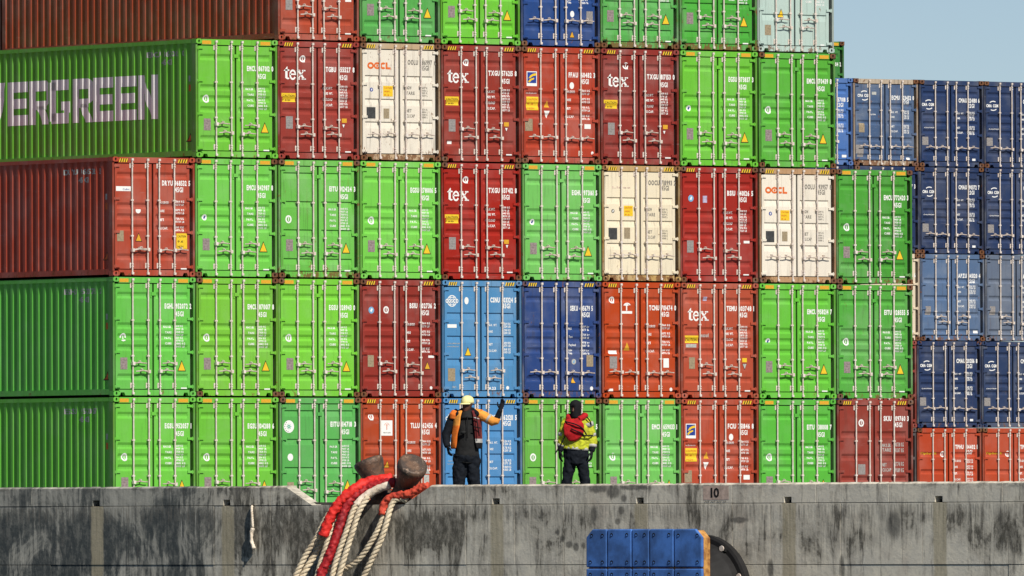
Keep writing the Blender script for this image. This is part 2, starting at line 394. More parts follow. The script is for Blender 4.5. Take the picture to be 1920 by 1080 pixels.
# ---- data lettering shared by kinds
def m_data(style, kind, H):
    mb = MB(); pr = profile(kind, H); Z = lambda f: H*(1-f)
    rr = random.Random(style)
    def num(n): return ''.join(rr.choice('0123456789') for _ in range(n))
    def line(s, fx0, fx1, f, h, m): marks(mb, text_tris(s, X(fx0), Z(f), h, W*(fx1-fx0), bold=.03), m, pr)
    if style == 'green':
        for s, f in (('MAX.GR', .425), ('TARE', .472), ('PAYL', .52), ('CUBE', .565)): line(s, .625 if len(s) > 4 else .64, .72, f, .05, WHITE)
        for i in range(8): line(num(5)+(' KG' if i % 2 == 0 else ' LB'), .765, .865+.02*(i > 5), .418+.0245*i, .046, WHITE)
    elif style in ('tex', 'bsi'):
        for s, f in (('MAX.WT.', .405), ('TARE WT.', .45), ('PAYLOAD', .50), ('CU.CAP.', .548)): line(s, .567, .69, f, .06, WHITE)
        for i in range(8): line(num(5)+(' KG' if i % 2 == 0 else ' LB'), .767, .87, .388+.0245*i, .05, WHITE)
    elif style == 'wide':
        for s, f in (('MAX.GROSS', .39), ('TARE', .46), ('NET', .535), ('CU.CAP.', .605)): line(s, .57, .69 if len(s) > 4 else .64, f, .06, WHITE)
        for i in range(8): line(num(5)+(' KG' if i % 2 == 0 else ' LB'), .765, .88, .378+.026*(i % 2)+.072*(i//2), .05, WHITE)
    elif style == 'cream':
        for s, f in (('MGW', .39), ('TARE', .435), ('NET', .585), ('CU.CAP', .63)): line(s, .58, .69 if len(s) > 3 else .65, f, .08, GREYINK)
        for i in range(8): line(num(5)+(' K' if i % 2 == 0 else ' L'), .765, .85, .383+.022*(i % 4)+(.185 if i > 3 else 0), .046, GREYINK)
    elif style == 'block':
        for s, f in (('MAX.GR.', .415), ('TARE', .455), ('NET', .585), ('CU.CAP', .63)): line(s, .60, .72 if len(s) > 3 else .66, f, .085, OFFWHITE)
        for i in range(4): line(num(2)+'.'+num(3)+(' KG'), .765, .885, (.41, .46, .58, .635)[i], .10, OFFWHITE)
    elif style == 'blue':
        for s, f in (('MAX. WT.', .39), ('TARE', .445), ('NET', .555), ('CU.CAP.', .61)): line(s, .585, .70 if len(s) > 4 else .645, f, .055, WHITE)
        for i in range(8): line(num(2)+'.'+num(3)+(' KG' if i % 2 == 0 else ' LB'), .755, .87, .378+.024*(i % 2)+(.055*(i//2))+(.055 if i > 3 else 0), .055, WHITE)
    elif style == 'navy':
        for s, f in (('MAX.', .415), ('Tare', .485), ('Payload', .555), ('Cube', .60), ('Cap.', .625)): line(s, .60, .69 if len(s) > 4 else .65, f, .055, WHITE)
        for i in range(8): line(num(5)+(' kg' if i % 2 == 0 else ' lb'), .745, .865, .398+.026*(i % 2)+.068*(i//2), .05, WHITE)
    return mb.mesh('lettering')

# ---- emblems and plates: name -> (mesh part name, builder(mb, prof, Z))
def E_tex(mb, pr, Z):
    # heavy serif lower-case letters
    x0, zb, K = X(.085), Z(.325), 1.12
    def P(pts): marks(mb, [[(x0+p[0]*K, zb+p[1]*K) for p in pts]], WHITE, pr)
    P([(.045, .03), (.09, .005), (.125, 0), (.15, .012), (.155, .035), (.115, .035), (.105, .05), (.105, .28), (.090, .28), (.045, .225)])        # t
    P([(.0, .185), (.155, .185), (.155, .215), (.045, .225)])
    marks(mb, [[(x0+q[0]*K, zb+q[1]*K) for q in poly] for poly in p_ring(.245, .103, .090, .115, .040, 22, 15, 330)], WHITE, pr)            # e
    P([(.170, .098), (.330, .098), (.335, .130), (.170, .130)])
    P([(.365, .20), (.425, .20), (.575, .012), (.515, .012)])                                                                             # x
    P([(.375, .012), (.405, .012), (.555, .20), (.525, .20)])
    P([(.345, .185), (.445, .185), (.445, .213), (.345, .213)]); P([(.495, .185), (.585, .185), (.585, .213), (.495, .213)])
    P([(.350, 0), (.435, 0), (.435, .025), (.350, .025)]); P([(.485, 0), (.600, 0), (.600, .025), (.485, .025)])
def E_oocl(mb, pr, Z, m=None):
    m = m or ORANGE; x0, zc = X(.095), Z(.195)
    marks(mb, p_ring(x0+.09, zc, .10, .085, .050), m, pr); marks(mb, p_ring(x0+.29, zc, .105, .085, .045), m, pr)
    marks(mb, p_ell(x0+.29, zc, .03, .03, 10), m, pr)
    marks(mb, p_ring(x0+.47, zc, .09, .085, .05, 18, 45, 315), m, pr)
    marks(mb, p_rect(x0+.545, x0+.60, zc-.085, zc+.085), m, pr); marks(mb, p_rect(x0+.60, x0+.69, zc-.085, zc-.036), m, pr)
def E_florens(mb, pr, Z):
    x0, x1, z1, z0 = X(.075), X(.205), Z(.213), Z(.34)
    marks(mb, p_rect(x0, x1, z0, z1), WHITE, pr, .003); a, b, c, d = x0+.022, x1-.022, z0+.075, z1-.022
    marks(mb, p_rect(a, b, c, d), BLUEINK, pr, .006); wd, ht = b-a, d-c
    marks(mb, [[(a+wd*.10, c+ht*.42), (a+wd*.34, c+ht*.72), (a+wd*.62, c+ht*.86), (a+wd, c+ht*.93), (a+wd, c+ht*.72), (a+wd*.60, c+ht*.64), (a+wd*.34, c+ht*.47)]], YELLOW, pr, .009)
    marks(mb, [[(a+wd*.05, c+ht*.12), (a+wd*.30, c+ht*.38), (a+wd*.75, c+ht*.50), (a+wd*.75, c+ht*.36), (a+wd*.42, c+ht*.24), (a+wd*.22, c+ht*.03)]], YELLOW, pr, .009)
    marks(mb, text_tris('www.florens.com', X(.055), Z(.405), .035, .37, bold=.02), WHITE, pr)
def E_globe(mb, pr, Z):
    cx, cz = X(.13), Z(.175); r = .145
    marks(mb, p_ring(cx, cz, r, r, .02, 24), WHITE, pr); marks(mb, p_ring(cx, cz, .07, r, .016, 20), WHITE, pr, .004)
    marks(mb, p_rect(cx-.1, cx+.1, cz+.075, cz+.09), WHITE, pr, .005); marks(mb, p_rect(cx-.1, cx+.1, cz-.09, cz-.075), WHITE, pr, .005)
    marks(mb, text_tris('COSCO', cx-.20, cz-.045, .095, .40, bold=.05), WHITE, pr, .008)
def E_cma(mb, pr, Z, fx=.07, f=.21, s=1.0):
    x0, z0 = X(fx), Z(f)
    marks(mb, text_tris('CMA CGM', x0, z0, .085*s, .46*s, bold=.05), WHITE, pr)
    cx, cz = x0+.26*s, z0+.04*s
    marks(mb, p_ring(cx, cz, .19*s, .15*s, .028*s, 10, 60, 135), WHITE, pr); marks(mb, p_ring(cx, cz, .19*s, .15*s, .028*s, 10, 240, 315), WHITE, pr)
def E_oval(cx=.14, f=.505, rx=.038, rz=.10, solid=False):
    def fn(mb, pr, Z):
        x, z = X(cx), Z(f)
        if solid: marks(mb, p_ell(x, z, rx*W, rz), WHITE, pr)
        else:
            marks(mb, p_ring(x, z, rx*W, rz, rx*W*.42), WHITE, pr); marks(mb, p_rect(x-.012, x+.012, z-.04, z+.05), WHITE, pr, .004); marks(mb, p_rect(x-.03, x+.06, z-.085, z-.06), WHITE, pr, .005)
    return fn
def E_badge(cx, f, r, m, m2=None):
    def fn(mb, pr, Z):
        marks(mb, p_ell(X(cx), Z(f), r, r), m, pr)
        if m2: marks(mb, [[(X(cx)-r*.5, Z(f)-r*.3), (X(cx)+r*.1, Z(f)-r*.55), (X(cx)+r*.5, Z(f)+r*.35), (X(cx)+r*.05, Z(f)+r*.6)]], m2, pr, .006)
    return fn
def E_rect(fx0, fx1, f0, f1, m, lines=None, frame=None):
    def fn(mb, pr, Z):
        marks(mb, p_rect(X(fx0), X(fx1), Z(f1), Z(f0)), m, pr, .004)
        if lines:
            n = len(lines)-1
            for i, s in enumerate(lines[:-1]):
                hh = Z(f0)-Z(f1); zz = Z(f0)-hh*(i+.78)/n; marks(mb, text_tris(s, X(fx0)+.03, zz, hh*.42/n, (X(fx1)-X(fx0)-.06)*(1 if i == 0 else .7), bold=0), lines[-1], pr, .008)
    return fn
def E_tri(cx, f0, f1, m=None, down=False, hw=None, edge=True):
    def fn(mb, pr, Z):
        a, b = Z(f1), Z(f0); w_ = hw or (b-a)*.46; x = X(cx)
        def t(k, lift, mt):
            c = (a*2+b)/3 if not down else (b*2+a)/3
            P = [(x-w_*k, c+(a-c)*k), (x+w_*k, c+(a-c)*k), (x, c+(b-c)*k)] if not down else [(x-w_*k, c+(b-c)*k), (x, c+(a-c)*k), (x+w_*k, c+(b-c)*k)]
            marks(mb, [P], mt, pr, lift)
        if edge: t(1.0, .004, BLACK); t(.80, .007, m or YELLOW)
        else: t(1.0, .004, m or YELLOW)
    return fn
def E_text(items):
    def fn(mb, pr, Z):
        for s, fx0, fx1, f, h, m in items: marks(mb, text_tris(s, X(fx0), Z(f), h, W*(fx1-fx0), bold=.03), m, pr)
    return fn
def E_wheel(mb, pr, Z):
    x, z = X(.125), Z(.245); marks(mb, p_ell(x, z, .155, .155, 24), WHITE, pr)
    for i in range(8):
        a = 2*math.pi*i/8; marks(mb, [[(x+.085*math.cos(a), z+.085*math.sin(a)), (x+.022*math.cos(a+.8), z+.022*math.sin(a+.8)), (x+.022*math.cos(a-.8), z+.022*math.sin(a-.8))]], MINT, pr, .006)
    for i in range(14):
        a = 2*math.pi*i/14
        if 4 < i < 11: marks(mb, p_ell(x+.125*math.cos(a), z+.125*math.sin(a), .012, .012, 6), BLACK, pr, .006)
def E_palm(mb, pr, Z):
    x0, x1 = X(.27), X(.41); marks(mb, p_rect(x0, x1, Z(.322), Z(.192)), WHITE, pr); x = (x0+x1)/2
    marks(mb, p_rect(x-.010, x+.010, Z(.272), Z(.227)), ORANGE, pr, .006)
    for k in (-1, 1): marks(mb, [[(x, Z(.209)), (x+k*.085, Z(.237)), (x+k*.06, Z(.222))], [(x, Z(.215)), (x+k*.05, Z(.249)), (x+k*.012, Z(.227))]], ORANGE, pr, .006)
    marks(mb, text_tris('TRITON', x0+.05, Z(.302), .03, .24, bold=.02), GREYINK, pr, .006)
def E_tal(mb, pr, Z):
    x = X(.33); marks(mb, text_tris('T', x-.07, Z(.245), .15, .13, bold=.06), WHITE, pr)
    marks(mb, p_ring(x+.0, Z(.21), .115, .085, .03, 10, 20, 170), WHITE, pr, .006); marks(mb, p_rect(X(.262), X(.395), Z(.275), Z(.253)), WHITE, pr)
def E_mol(mb, pr, Z):
    for i in range(9): marks(mb, text_tris(('DANGER', 'KEEP', 'CLEAR')[i % 3], X(.90), Z(.70+.022*i), .03, .09), WHITE, pr)
def rectlabel(fx0, fx1, f0, f1, m=WHITE): return ('label_plate', E_rect(fx0, fx1, f0, f1, m))

def emblem(fn, nm, key, kind, H, parent):
    def mk():
        mb = MB(); fn(mb, profile(kind, H), lambda f: H*(1-f)); return mb.mesh(nm)
    return obj(nm, cached(('emb', key, kind, H), mk), parent)

TRI = ('warning_triangle', E_tri(.845, .695, .79)); PLT = ('data_plate', E_rect(.10, .185, .675, .775, PLATEP))
PLG = ('data_plate', E_rect(.10, .185, .64, .745, PLATE)); PLTAN = ('data_plate', E_rect(.105, .18, .645, .745, TAN))
CAU = ('caution_label', E_rect(.05, .225, .445, .52, YELLOW, ['CAUTION', '9FT 6IN HIGH', BLACK]))
BR = rectlabel(.83, .90, .93, .952)
SETS = {
 'G': dict(data='green', idw=(.635, .962), idf=(.262, .327), left=[('seal_mark', E_oval()), PLT], right=[TRI, BR]),
 'G2': dict(data='green', idw=(.635, .962), idf=(.262, .327), left=[('emblem', E_badge(.13, .50, .075, WHITE, BLUEINK)), PLT], right=[TRI, BR]),
 'GW': dict(data='green', idw=(.635, .955), idf=(.245, .31), left=[('emblem', E_wheel), ('seal_mark', E_oval(.135, .505, .034, .09, True)), ('data_plate', E_rect(.11, .19, .72, .80, TAN))], right=[TRI]),
 'T': dict(data='tex', idw=(.60, .96), idf=(.255, .322), left=[('brand_lettering', E_tex), ('seal_mark', E_oval(.325, .148, .036, .085)), CAU, PLG],
           right=[('label_plate', E_rect(.795, .855, .652, .688, AMBER)), ('warning_triangle', E_tri(.825, .70, .735, WHITE, True)), BR]),
 'TY': dict(data='tex', idw=(.60, .96), idf=(.24, .295), left=[('brand_lettering', E_tex), ('emblem', E_rect(.305, .355, .12, .155, LILAC)), ('caution_label', E_rect(.05, .225, .46, .525, YELLOW, ['CAUTION', BLACK])), ('label_plate', E_rect(.075, .21, .53, .56, OFFWHITE)), ('lettering', E_text([('leased', .26, .37, .47, .10, OFFWHITE)])), PLTAN],
           right=[('label_plate', E_rect(.795, .855, .652, .688, YELLOW)), ('warning_triangle', E_tri(.825, .70, .755, OFFWHITE, True)), BR]),
 'O': dict(data='cream', idw=(.60, .955), idf=(.178, .225), ink=GREYINK, left=[('brand_lettering', E_oocl), ('emblem', E_badge(.155, .40, .05, BLUEINK, WHITE)), ('caution_label', E_rect(.285, .405, .365, .455, YELLOW, ['CAUTION', 'HIGH', '9.6', ORANGE])),
           ('label_plate', E_rect(.09, .20, .548, .645, DGREY)), ('data_plate', E_rect(.305, .375, .555, .64, TAN))], right=[]),
 'OR': dict(data='cream', idw=(.60, .955), idf=(.165, .21), ink=GREYINK, left=[('emblem', E_text([('Lines', .13, .37, .20, .05, PINK)])), ('emblem', E_badge(.155, .395, .05, GREYINK, WHITE)), ('caution_label', E_rect(.28, .395, .35, .44, YELLOW, ['CAUTION', 'HIGH', '9.6', ORANGE])),
           ('label_plate', E_rect(.09, .20, .54, .64, DGREY)), ('data_plate', E_rect(.295, .37, .54, .635, TAN))], right=[]),
 'F': dict(data='wide', idw=(.61, .95), idf=(.255, .31), left=[('emblem', E_florens), ('caution_label', E_rect(.065, .215, .43, .545, YELLOW, ['CAUTION', '9.6', 'HIGH', ORANGE])), ('warning_triangle', E_tri(.33, .46, .52, AMBER, edge=False)), ('warning_triangle', E_tri(.33, .55, .615, WHITE, True, edge=False)), ('data_plate', E_rect(.055, .15, .62, .725, PLTAN and TAN))],
           right=[('seal_mark', E_oval(.65, .330, .028, .085, True)), ('label_plate', E_rect(.805, .885, .660, .70, WHITE)), ('label_plate', E_badge(.90, .905, .04, WHITE))]),
 'D': dict(data='wide', idw=(.61, .955), idf=(.235, .29), left=[('emblem', E_rect(.055, .235, .245, .285, WHITE, ['    Cubic', BLUEINK])), ('seal_mark', E_badge(.325, .445, .075, WHITE)), ('data_plate', E_rect(.06, .14, .62, .71, TAN)), ('warning_triangle', E_tri(.33, .635, .71, AMBER))],
           right=[('caution_label', E_rect(.775, .905, .635, .765, YELLOW, ['CAUTION', '9.6', 'HIGH', BLACK])), BR]),
 'B': dict(data='bsi', idw=(.615, .955), idf=(.245, .30), left=[('emblem', E_badge(.155, .275, .085, SKYINK, WHITE)), ('emblem', E_rect(.30, .355, .25, .31, LILAC)), PLG], right=[('label_plate', E_rect(.83, .905, .64, .662, WHITE)), BR]),
 'B2': dict(data='wide', idw=(.625, .955), idf=(.24, .30), left=[('emblem', E_badge(.15, .26, .085, SKYINK, WHITE)), ('seal_mark', E_oval(.33, .255, .034, .09)), PLTAN], right=[('warning_triangle', E_tri(.835, .695, .765, AMBER)), ('label_plate', E_rect(.85, .92, .645, .665, WHITE)), ('label_plate', E_badge(.895, .92, .04, WHITE))]),
 'C': dict(data='blue', idw=(.615, .945), idf=(.185, .235), left=[('brand_lettering', E_globe), ('seal_mark', E_oval(.31, .175, .026, .09, True)), ('label_plate', E_rect(.075, .19, .375, .405, WHITE)), ('lettering', E_text([('COSCO SHIPPING LINES', .07, .22, .545, .03, OFFWHITE), ('www.coscoshipping.com', .06, .21, .57, .03, OFFWHITE)])),
           ('warning_triangle', E_tri(.325, .565, .645, YELLOW)), ('data_plate', E_rect(.085, .175, .755, .865, TAN)), ('lettering', E_text([('SC', .14, .19, .925, .05, OFFWHITE)]))], right=[('lettering', E_text([('A23', .59, .685, .935, .075, WHITE)])), ('label_plate', E_badge(.835, .918, .045, WHITE))]),
 'N': dict(data='navy', idw=(.62, .91), idf=(.25, .305), left=[], right=[('emblem', E_badge(.655, .69, .07, OFFWHITE, SKYINK)), ('data_plate', E_rect(.83, .915, .635, .735, TAN)), ('warning_triangle', E_tri(.65, .815, .875, AMBER)), ('label_plate', E_badge(.885, .92, .05, WHITE))]),
 'NV': dict(data='navy', idw=(.62, .91), idf=(.25, .305), left=[], right=[('seal_mark', E_oval(.665, .72, .026, .08, True)), ('data_plate', E_rect(.845, .925, .69, .795, PLATE)), ('warning_triangle', E_tri(.655, .865, .925, AMBER)), ('label_plate', E_badge(.895, .955, .05, WHITE))]),
 'K': dict(data='wide', idw=(.61, .96), idf=(.24, .295), left=[('seal_mark', E_oval(.145, .155, .034, .085)), ('emblem', E_tal), ('warning_triangle', E_tri(.33, .52, .59, AMBER, edge=False)), ('label_plate', E_rect(.085, .19, .59, .62, WHITE)), ('data_plate', E_rect(.105, .20, .645, .75, PLATE)), ('label_plate', E_rect(.075, .14, .92, .945, WHITE))],
           right=[('label_plate', E_rect(.80, .87, .655, .735, WHITE)), ('label_plate', E_badge(.88, .925, .045, WHITE))]),
 'L': dict(data='wide', idw=(.63, .96), idf=(.255, .31), left=[('seal_mark', E_oval(.14, .165, .034, .085)), ('emblem', E_palm), ('warning_triangle', E_tri(.33, .535, .60, AMBER))], right=[('label_plate', E_rect(.80, .865, .655, .745, OFFWHITE)), ('label_plate', E_tri(.835, .60, .65, OFFWHITE, edge=False))]),
 'R': dict(data='block', idw=(.62, .955), idf=(.185, .24), left=[('seal_mark', E_oval(.33, .205, .036, .095)), ('data_plate', E_rect(.28, .375, .565, .655, PLATE))], right=[]),
 'M': dict(data='green', idw=(.62, .95), idf=(.2, .26), left=[('warning_triangle', E_tri(.32, .62, .70, YELLOW)), ('data_plate', E_rect(.10, .18, .765, .855, TAN))], right=[('label_plate', E_rect(.84, .89, .93, .95, WHITE))]),
 'A1': dict(data='blue', idw=(.60, .95), idf=(.235, .285), left=[('emblem', E_cma), ('label_plate', E_rect(.30, .37, .15, .185, OFFWHITE)), ('lettering', E_text([('CAUTION', .265, .36, .42, .04, WHITE)])), ('data_plate', E_rect(.09, .175, .515, .62, TAN)), ('label_plate', E_rect(.04, .16, .76, .9, PLATE))], right=[('label_plate', E_rect(.83, .88, .9, .925, WHITE))]),
 'A2': dict(data='blue', idw=(.62, .95), idf=(.25, .31), left=[('emblem', lambda mb, pr, Z: E_cma(mb, pr, Z, .05, .30)), ('lettering', E_text([('CAUTION', .08, .25, .555, .03, WHITE)])), ('data_plate', E_rect(.055, .15, .655, .75, PLATE))], right=[('label_plate', E_rect(.83, .88, .9, .925, WHITE))]),
 'A3': dict(data='blue', idw=(.60, .95), idf=(.27, .33), left=[('data_plate', E_rect(.09, .175, .6, .7, PLATE))], right=[('label_plate', E_rect(.84, .91, .88, .91, WHITE))]),
 'X': dict(data='wide', idw=(.60, .95), idf=(.24, .3), left=[('lettering', E_text([('Tiphook', .06, .33, .30, .06, YELLOW)])), ('seal_mark', E_oval(.40, .30, .03, .09))], right=[]),
}
SETS['TZ'] = dict(SETS['T'], idf=(.253, .31)); SETS['TW'] = dict(SETS['T'], left=SETS['T']['left']+[('label_plate', E_rect(.085, .14, .825, .85, WHITE))])

def container(spec, loc, L, H, label, group, rz=0, side_text=None):
    t = thing('shipping_container', label, 'container', loc, rz, group)
    col = spec['c']; rust = spec.get('rust', .2); kind = spec.get('t', 'deep'); st = SETS[spec['m']]
    lin = s2l(col); C = (lin[0], lin[1], lin[2], rust)
    def shade(k): return (lin[0]*k, lin[1]*k, lin[2]*k, rust)
    fr = spec.get('frame'); fl = s2l(fr)+(min(1, rust+.3),) if fr else (lin[0], lin[1], lin[2], min(1, rust+.22))
    obj('frame', cached(('frame', L, H), lambda: m_frame(L, H)), t, color=fl)
    cast = spec.get('cast') or (fl if rng.random() < .4 else s2l((104, 66, 48))+(.9,))
    for sx in (-1, 1):
        pc = (fl[0]*.62+.012, fl[1]*.58+.010, fl[2]*.58+.006, min(1, rust+.35))  # post colour darkened: rust, plus shade between the boxes painted in
        obj('corner_post', cached(('post', H), lambda: m_post(H)), t, (sx*(W/2-.030), .024, 0), pc); obj('corner_post', cached(('post', H), lambda: m_post(H)), t, (sx*(W/2-.030), L-.172, 0), pc)
        for z in (0, H-.118):
            obj('corner_casting', cached('cast', m_casting), t, (sx*(W/2-.089), 0, z), cast)
            b = obj('corner_casting', cached('cast', m_casting), t, (sx*(W/2-.089), L, z), cast); b.rotation_euler = (0, 0, math.pi)
        sp = obj('side_panel', cached(('side', sx, L, H), lambda: m_side(sx, L, H)), t, color=C)
        if side_text and sx < 0:
            obj('lettering', side_text(L, H), sp)
        obj('hazard_marking', cached(('hz', spec.get('hz', 'stripe'), sx, H), lambda: m_hazard(spec.get('hz', 'stripe'), sx, H)), t) if spec.get('hz') != 'none' else None
    obj('roof', cached(('roof', L, H), lambda: m_roof(L, H)), t, color=C); obj('underfloor', cached(('floor', L), lambda: m_floor(L)), t, color=C)
    obj('end_wall', cached(('back', L, H), lambda: m_back(L, H)), t, color=C)
    obj('gasket', cached(('gasket', H), lambda: m_gasket(H)), t)
    doors = {}; jit = {}
    for s, bars in (('l', BARS[:2]), ('r', BARS[2:])):
        k = rng.uniform(.94, 1.05)
        d = obj('door', cached(('door', kind, s, H), lambda: m_door(kind, s, H)), t, color=shade(k)); doors[s] = d
        for fx in bars: jit[fx] = rng.uniform(-.014, .014); obj('locking_bar', cached(('bar', fx, H), lambda: m_bar(fx, H)), d, (jit[fx], 0, 0))
        sx = -1 if s == 'l' else 1
        for f in (.085, .36, .64, .93):
            obj('hinge', cached(('hinge', sx, f, H), lambda: m_hinge(sx, H*(1-f))), d, color=shade(k))
    hs = spec.get('h', 'two')
    if hs == 'two': hl = (('l', 0, 1, .722), ('l', 1, -1, .789), ('r', 3, -1, .728), ('r', 2, 1, .795))
    elif hs == 'rr': hl = (('l', 0, 1, .722), ('l', 1, -1, .789), ('r', 2, 1, .728), ('r', 3, -1, .795))
    elif hs == 'lo': hl = (('l', 0, 1, .775), ('l', 1, -1, .842), ('r', 3, -1, .775), ('r', 2, 1, .842))
    else: hl = (('l', 0, -1 if spec['m'] != 'D' else 1, .78), ('l', 1, -1, .78), ('r', 2, 1, .785), ('r', 3, 1, .785))
    for s, bi, dr, f in hl:
        f += rng.uniform(-.006, .006)
        obj('handle', cached(('handle', bi, dr, round(f, 3), H), lambda: m_handle(BARS[bi], dr, H*(1-f))), doors[s], (jit[BARS[bi]], 0, 0))
    if spec.get('hz') == 'amber':
        obj('door_stop', cached(('stop', H), lambda: m_stop(H)), doors['r'], color=C)
    ink = st.get('ink', WHITE)
    def idm():
        mb = MB(); pr = profile(kind, H); a, b = st['idw']; f1, f2 = st['idf']; h = .12
        s_ = spec['id']; marks(mb, text_tris(s_, X(a), H*(1-f1), h, W*(b-a), bold=.045), ink, pr)
        marks(mb, text_tris(spec.get('iso', '45G1'), X(.765), H*(1-f2), h, W*.105, bold=.03), ink, pr)
        return mb.mesh('identification_number')
    obj('identification_number', idm(), doors['r'])
    if st['data']: obj('lettering', cached(('data', st['data'], kind, H), lambda: m_data(st['data'], kind, H)), doors['r'])
    for sd, key in (('l', 'left'), ('r', 'right')):
        for i, (nm, fn) in enumerate(st[key]): emblem(fn, nm, (spec['m'], key, i), kind, H, doors[sd]).location = (rng.uniform(-.022, .022), 0, rng.uniform(-.008, .008))
    return t

# EVERGREEN in block letters, laid over the corrugation of the container's long side
def wrap_side(mb, polys, mat, L, lift=.003):
    pr = side_prof(L)
    for poly in polys:
        y0 = min(p[0] for p in poly); y1 = max(p[0] for p in poly)
        for (a, da), (b, db) in zip(pr, pr[1:]):
            if b < y0 or a > y1: continue
            q = clip_strip(poly, 0, a, b)
            if q: mb.add([(-(W/2-.012-interp(pr, p[0]))-lift, p[0], p[1]) for p in q], [tuple(range(len(q)))], mat)
def block_letter(ch, w_, h, t):
    r = lambda a, b, c, d: [(a, c), (b, c), (b, d), (a, d)]
    if ch == 'E': return [r(0, t, 0, h), r(t, w_, 0, t*.95), r(t, w_, h-t*.95, h), r(t, w_*.96, h/2-t*.45, h/2+t*.45)]
    if ch == 'V': return [[(0, h), (t*1.1, h), (w_/2+t*.55, 0), (w_/2-t*.55, 0)], [(w_-t*1.1, h), (w_, h), (w_/2+t*.55, 0), (w_/2-t*.1, 0)]]
    if ch == 'R': return [r(0, t, 0, h), r(t, w_*.85, h-t*.95, h), r(t, w_*.85, h*.44-t*.4, h*.44+t*.4), [(w_*.85-.001, h), (w_, h-.1), (w_, h*.5), (w_*.85-.001, h*.42)], [(w_*.42, h*.42), (w_*.42+t*1.1, h*.42), (w_, 0), (w_-t*1.15, 0)]]
    if ch == 'G': return [r(0, t, .06, h-.06), r(.05, w_*.95, 0, t*.95), r(.05, w_*.95, h-t*.95, h), r(w_-t, w_, t*.95, h*.5), r(w_*.5, w_-t, h*.5-t*.8, h*.5)]
    if ch == 'N': return [r(0, t, 0, h), r(w_-t, w_, 0, h), [(t, h), (t, h-t*1.6), (w_-t, 0), (w_-t, t*1.6)]]
def evergreen_side(L, H):
    mb = MB(); p = .955; w_, h, t = .89, 1.09, .275
    y_end = 1.70                                           # right edge of the last letter, from the door end
    s = 'EVERGREEN'
    for i, ch in enumerate(s):
        ys = y_end+(len(s)-1-i)*p                          # right edge; letters run towards +y to the left
        polys = [[(ys+w_-q[0], .98+q[1]) for q in poly] for poly in block_letter(ch, w_, h, t)]
        wrap_side(mb, polys, WHITE, L)
    side_small(mb, L, H, 'EMCU 867012 0', '45G1'); return mb.mesh('lettering')
def side_small(mb, L, H, a, b):
    for s_, y0, z, wd in ((a, 2.15, H-.40, 1.6), (b, 1.55, H-.60, .50)):
        tr = text_tris(s_, 0, z, .13, wd, bold=.03); wrap_side(mb, [[(y0-q[0], q[1]) for q in t] for t in tr], OFFWHITE, L)
    wrap_side(mb, [[(.46, .38), (.34, .60), (.22, .38)]], BLACK, L, .004); wrap_side(mb, [[(.43, .40), (.34, .565), (.25, .40)]], ORANGE, L, .007)
    wrap_side(mb, [[(.40, 1.62), (.30, 1.62), (.30, 1.78), (.40, 1.78)]], ORANGE, L); wrap_side(mb, [[(.40, 1.86), (.33, 1.86), (.33, 2.0), (.40, 2.0)]], OFFWHITE, L)
def small_side(a, b='45G1'):
    def fn(L, H):
        mb = MB(); side_small(mb, L, H, a, b); return mb.mesh('lettering')
    return fn

# ------------------------------------------------------------------ ground, water
def ground_material():
    m, nt, b = new_mat('apron_asphalt'); g = N(nt, 'ShaderNodeNewGeometry'); v = g.outputs['Position']
    c = mix(nt, ramp(nt, noise(nt, v, .35, 6), .35, .7), (.16, .155, .145), (.085, .083, .08)); c = mix(nt, ramp(nt, noise(nt, v, 9, 5, .7), .45, .75), c, (.06, .058, .055))
    nt.links.new(c, b.inputs['Base Color']); b.inputs['Roughness'].default_value = .85; return m
def water_material():
    m, nt, b = new_mat('sea_water'); g = N(nt, 'ShaderNodeNewGeometry')
    b.inputs['Base Color'].default_value = (.012, .03, .032, 1); b.inputs['Roughness'].default_value = .12
    bp = N(nt, 'ShaderNodeBump'); bp.inputs['Strength'].default_value = .5; bp.inputs['Distance'].default_value = .25
    nt.links.new(noise(nt, mapping(nt, g.outputs['Position'], (1, .5, 1)), .9, 5), bp.inputs['Height']); nt.links.new(bp.outputs[0], b.inputs['Normal']); return m
WX = CAM.x+200*fw.x                           # the face of the quay wall: plane x = WX
mb = MB(); mb.add([WM @ Vector(p) for p in ((WX+.24, -4000, 0), (5000, -4000, 0), (5000, 5000, 0), (WX+.24, 5000, 0))], [(0, 1, 2, 3)], ground_material())
tag(obj('quay_apron', mb.mesh('quay_apron')), kind='structure')
SEA = -2.55
mb = MB(); mb.add([WM @ Vector(p) for p in ((-4000, -4000, SEA), (WX+.3, -4000, SEA), (WX+.3, 5000, SEA), (-4000, 5000, SEA))], [(0, 1, 2, 3)], water_material())
tag(obj('sea', mb.mesh('sea')), kind='structure')

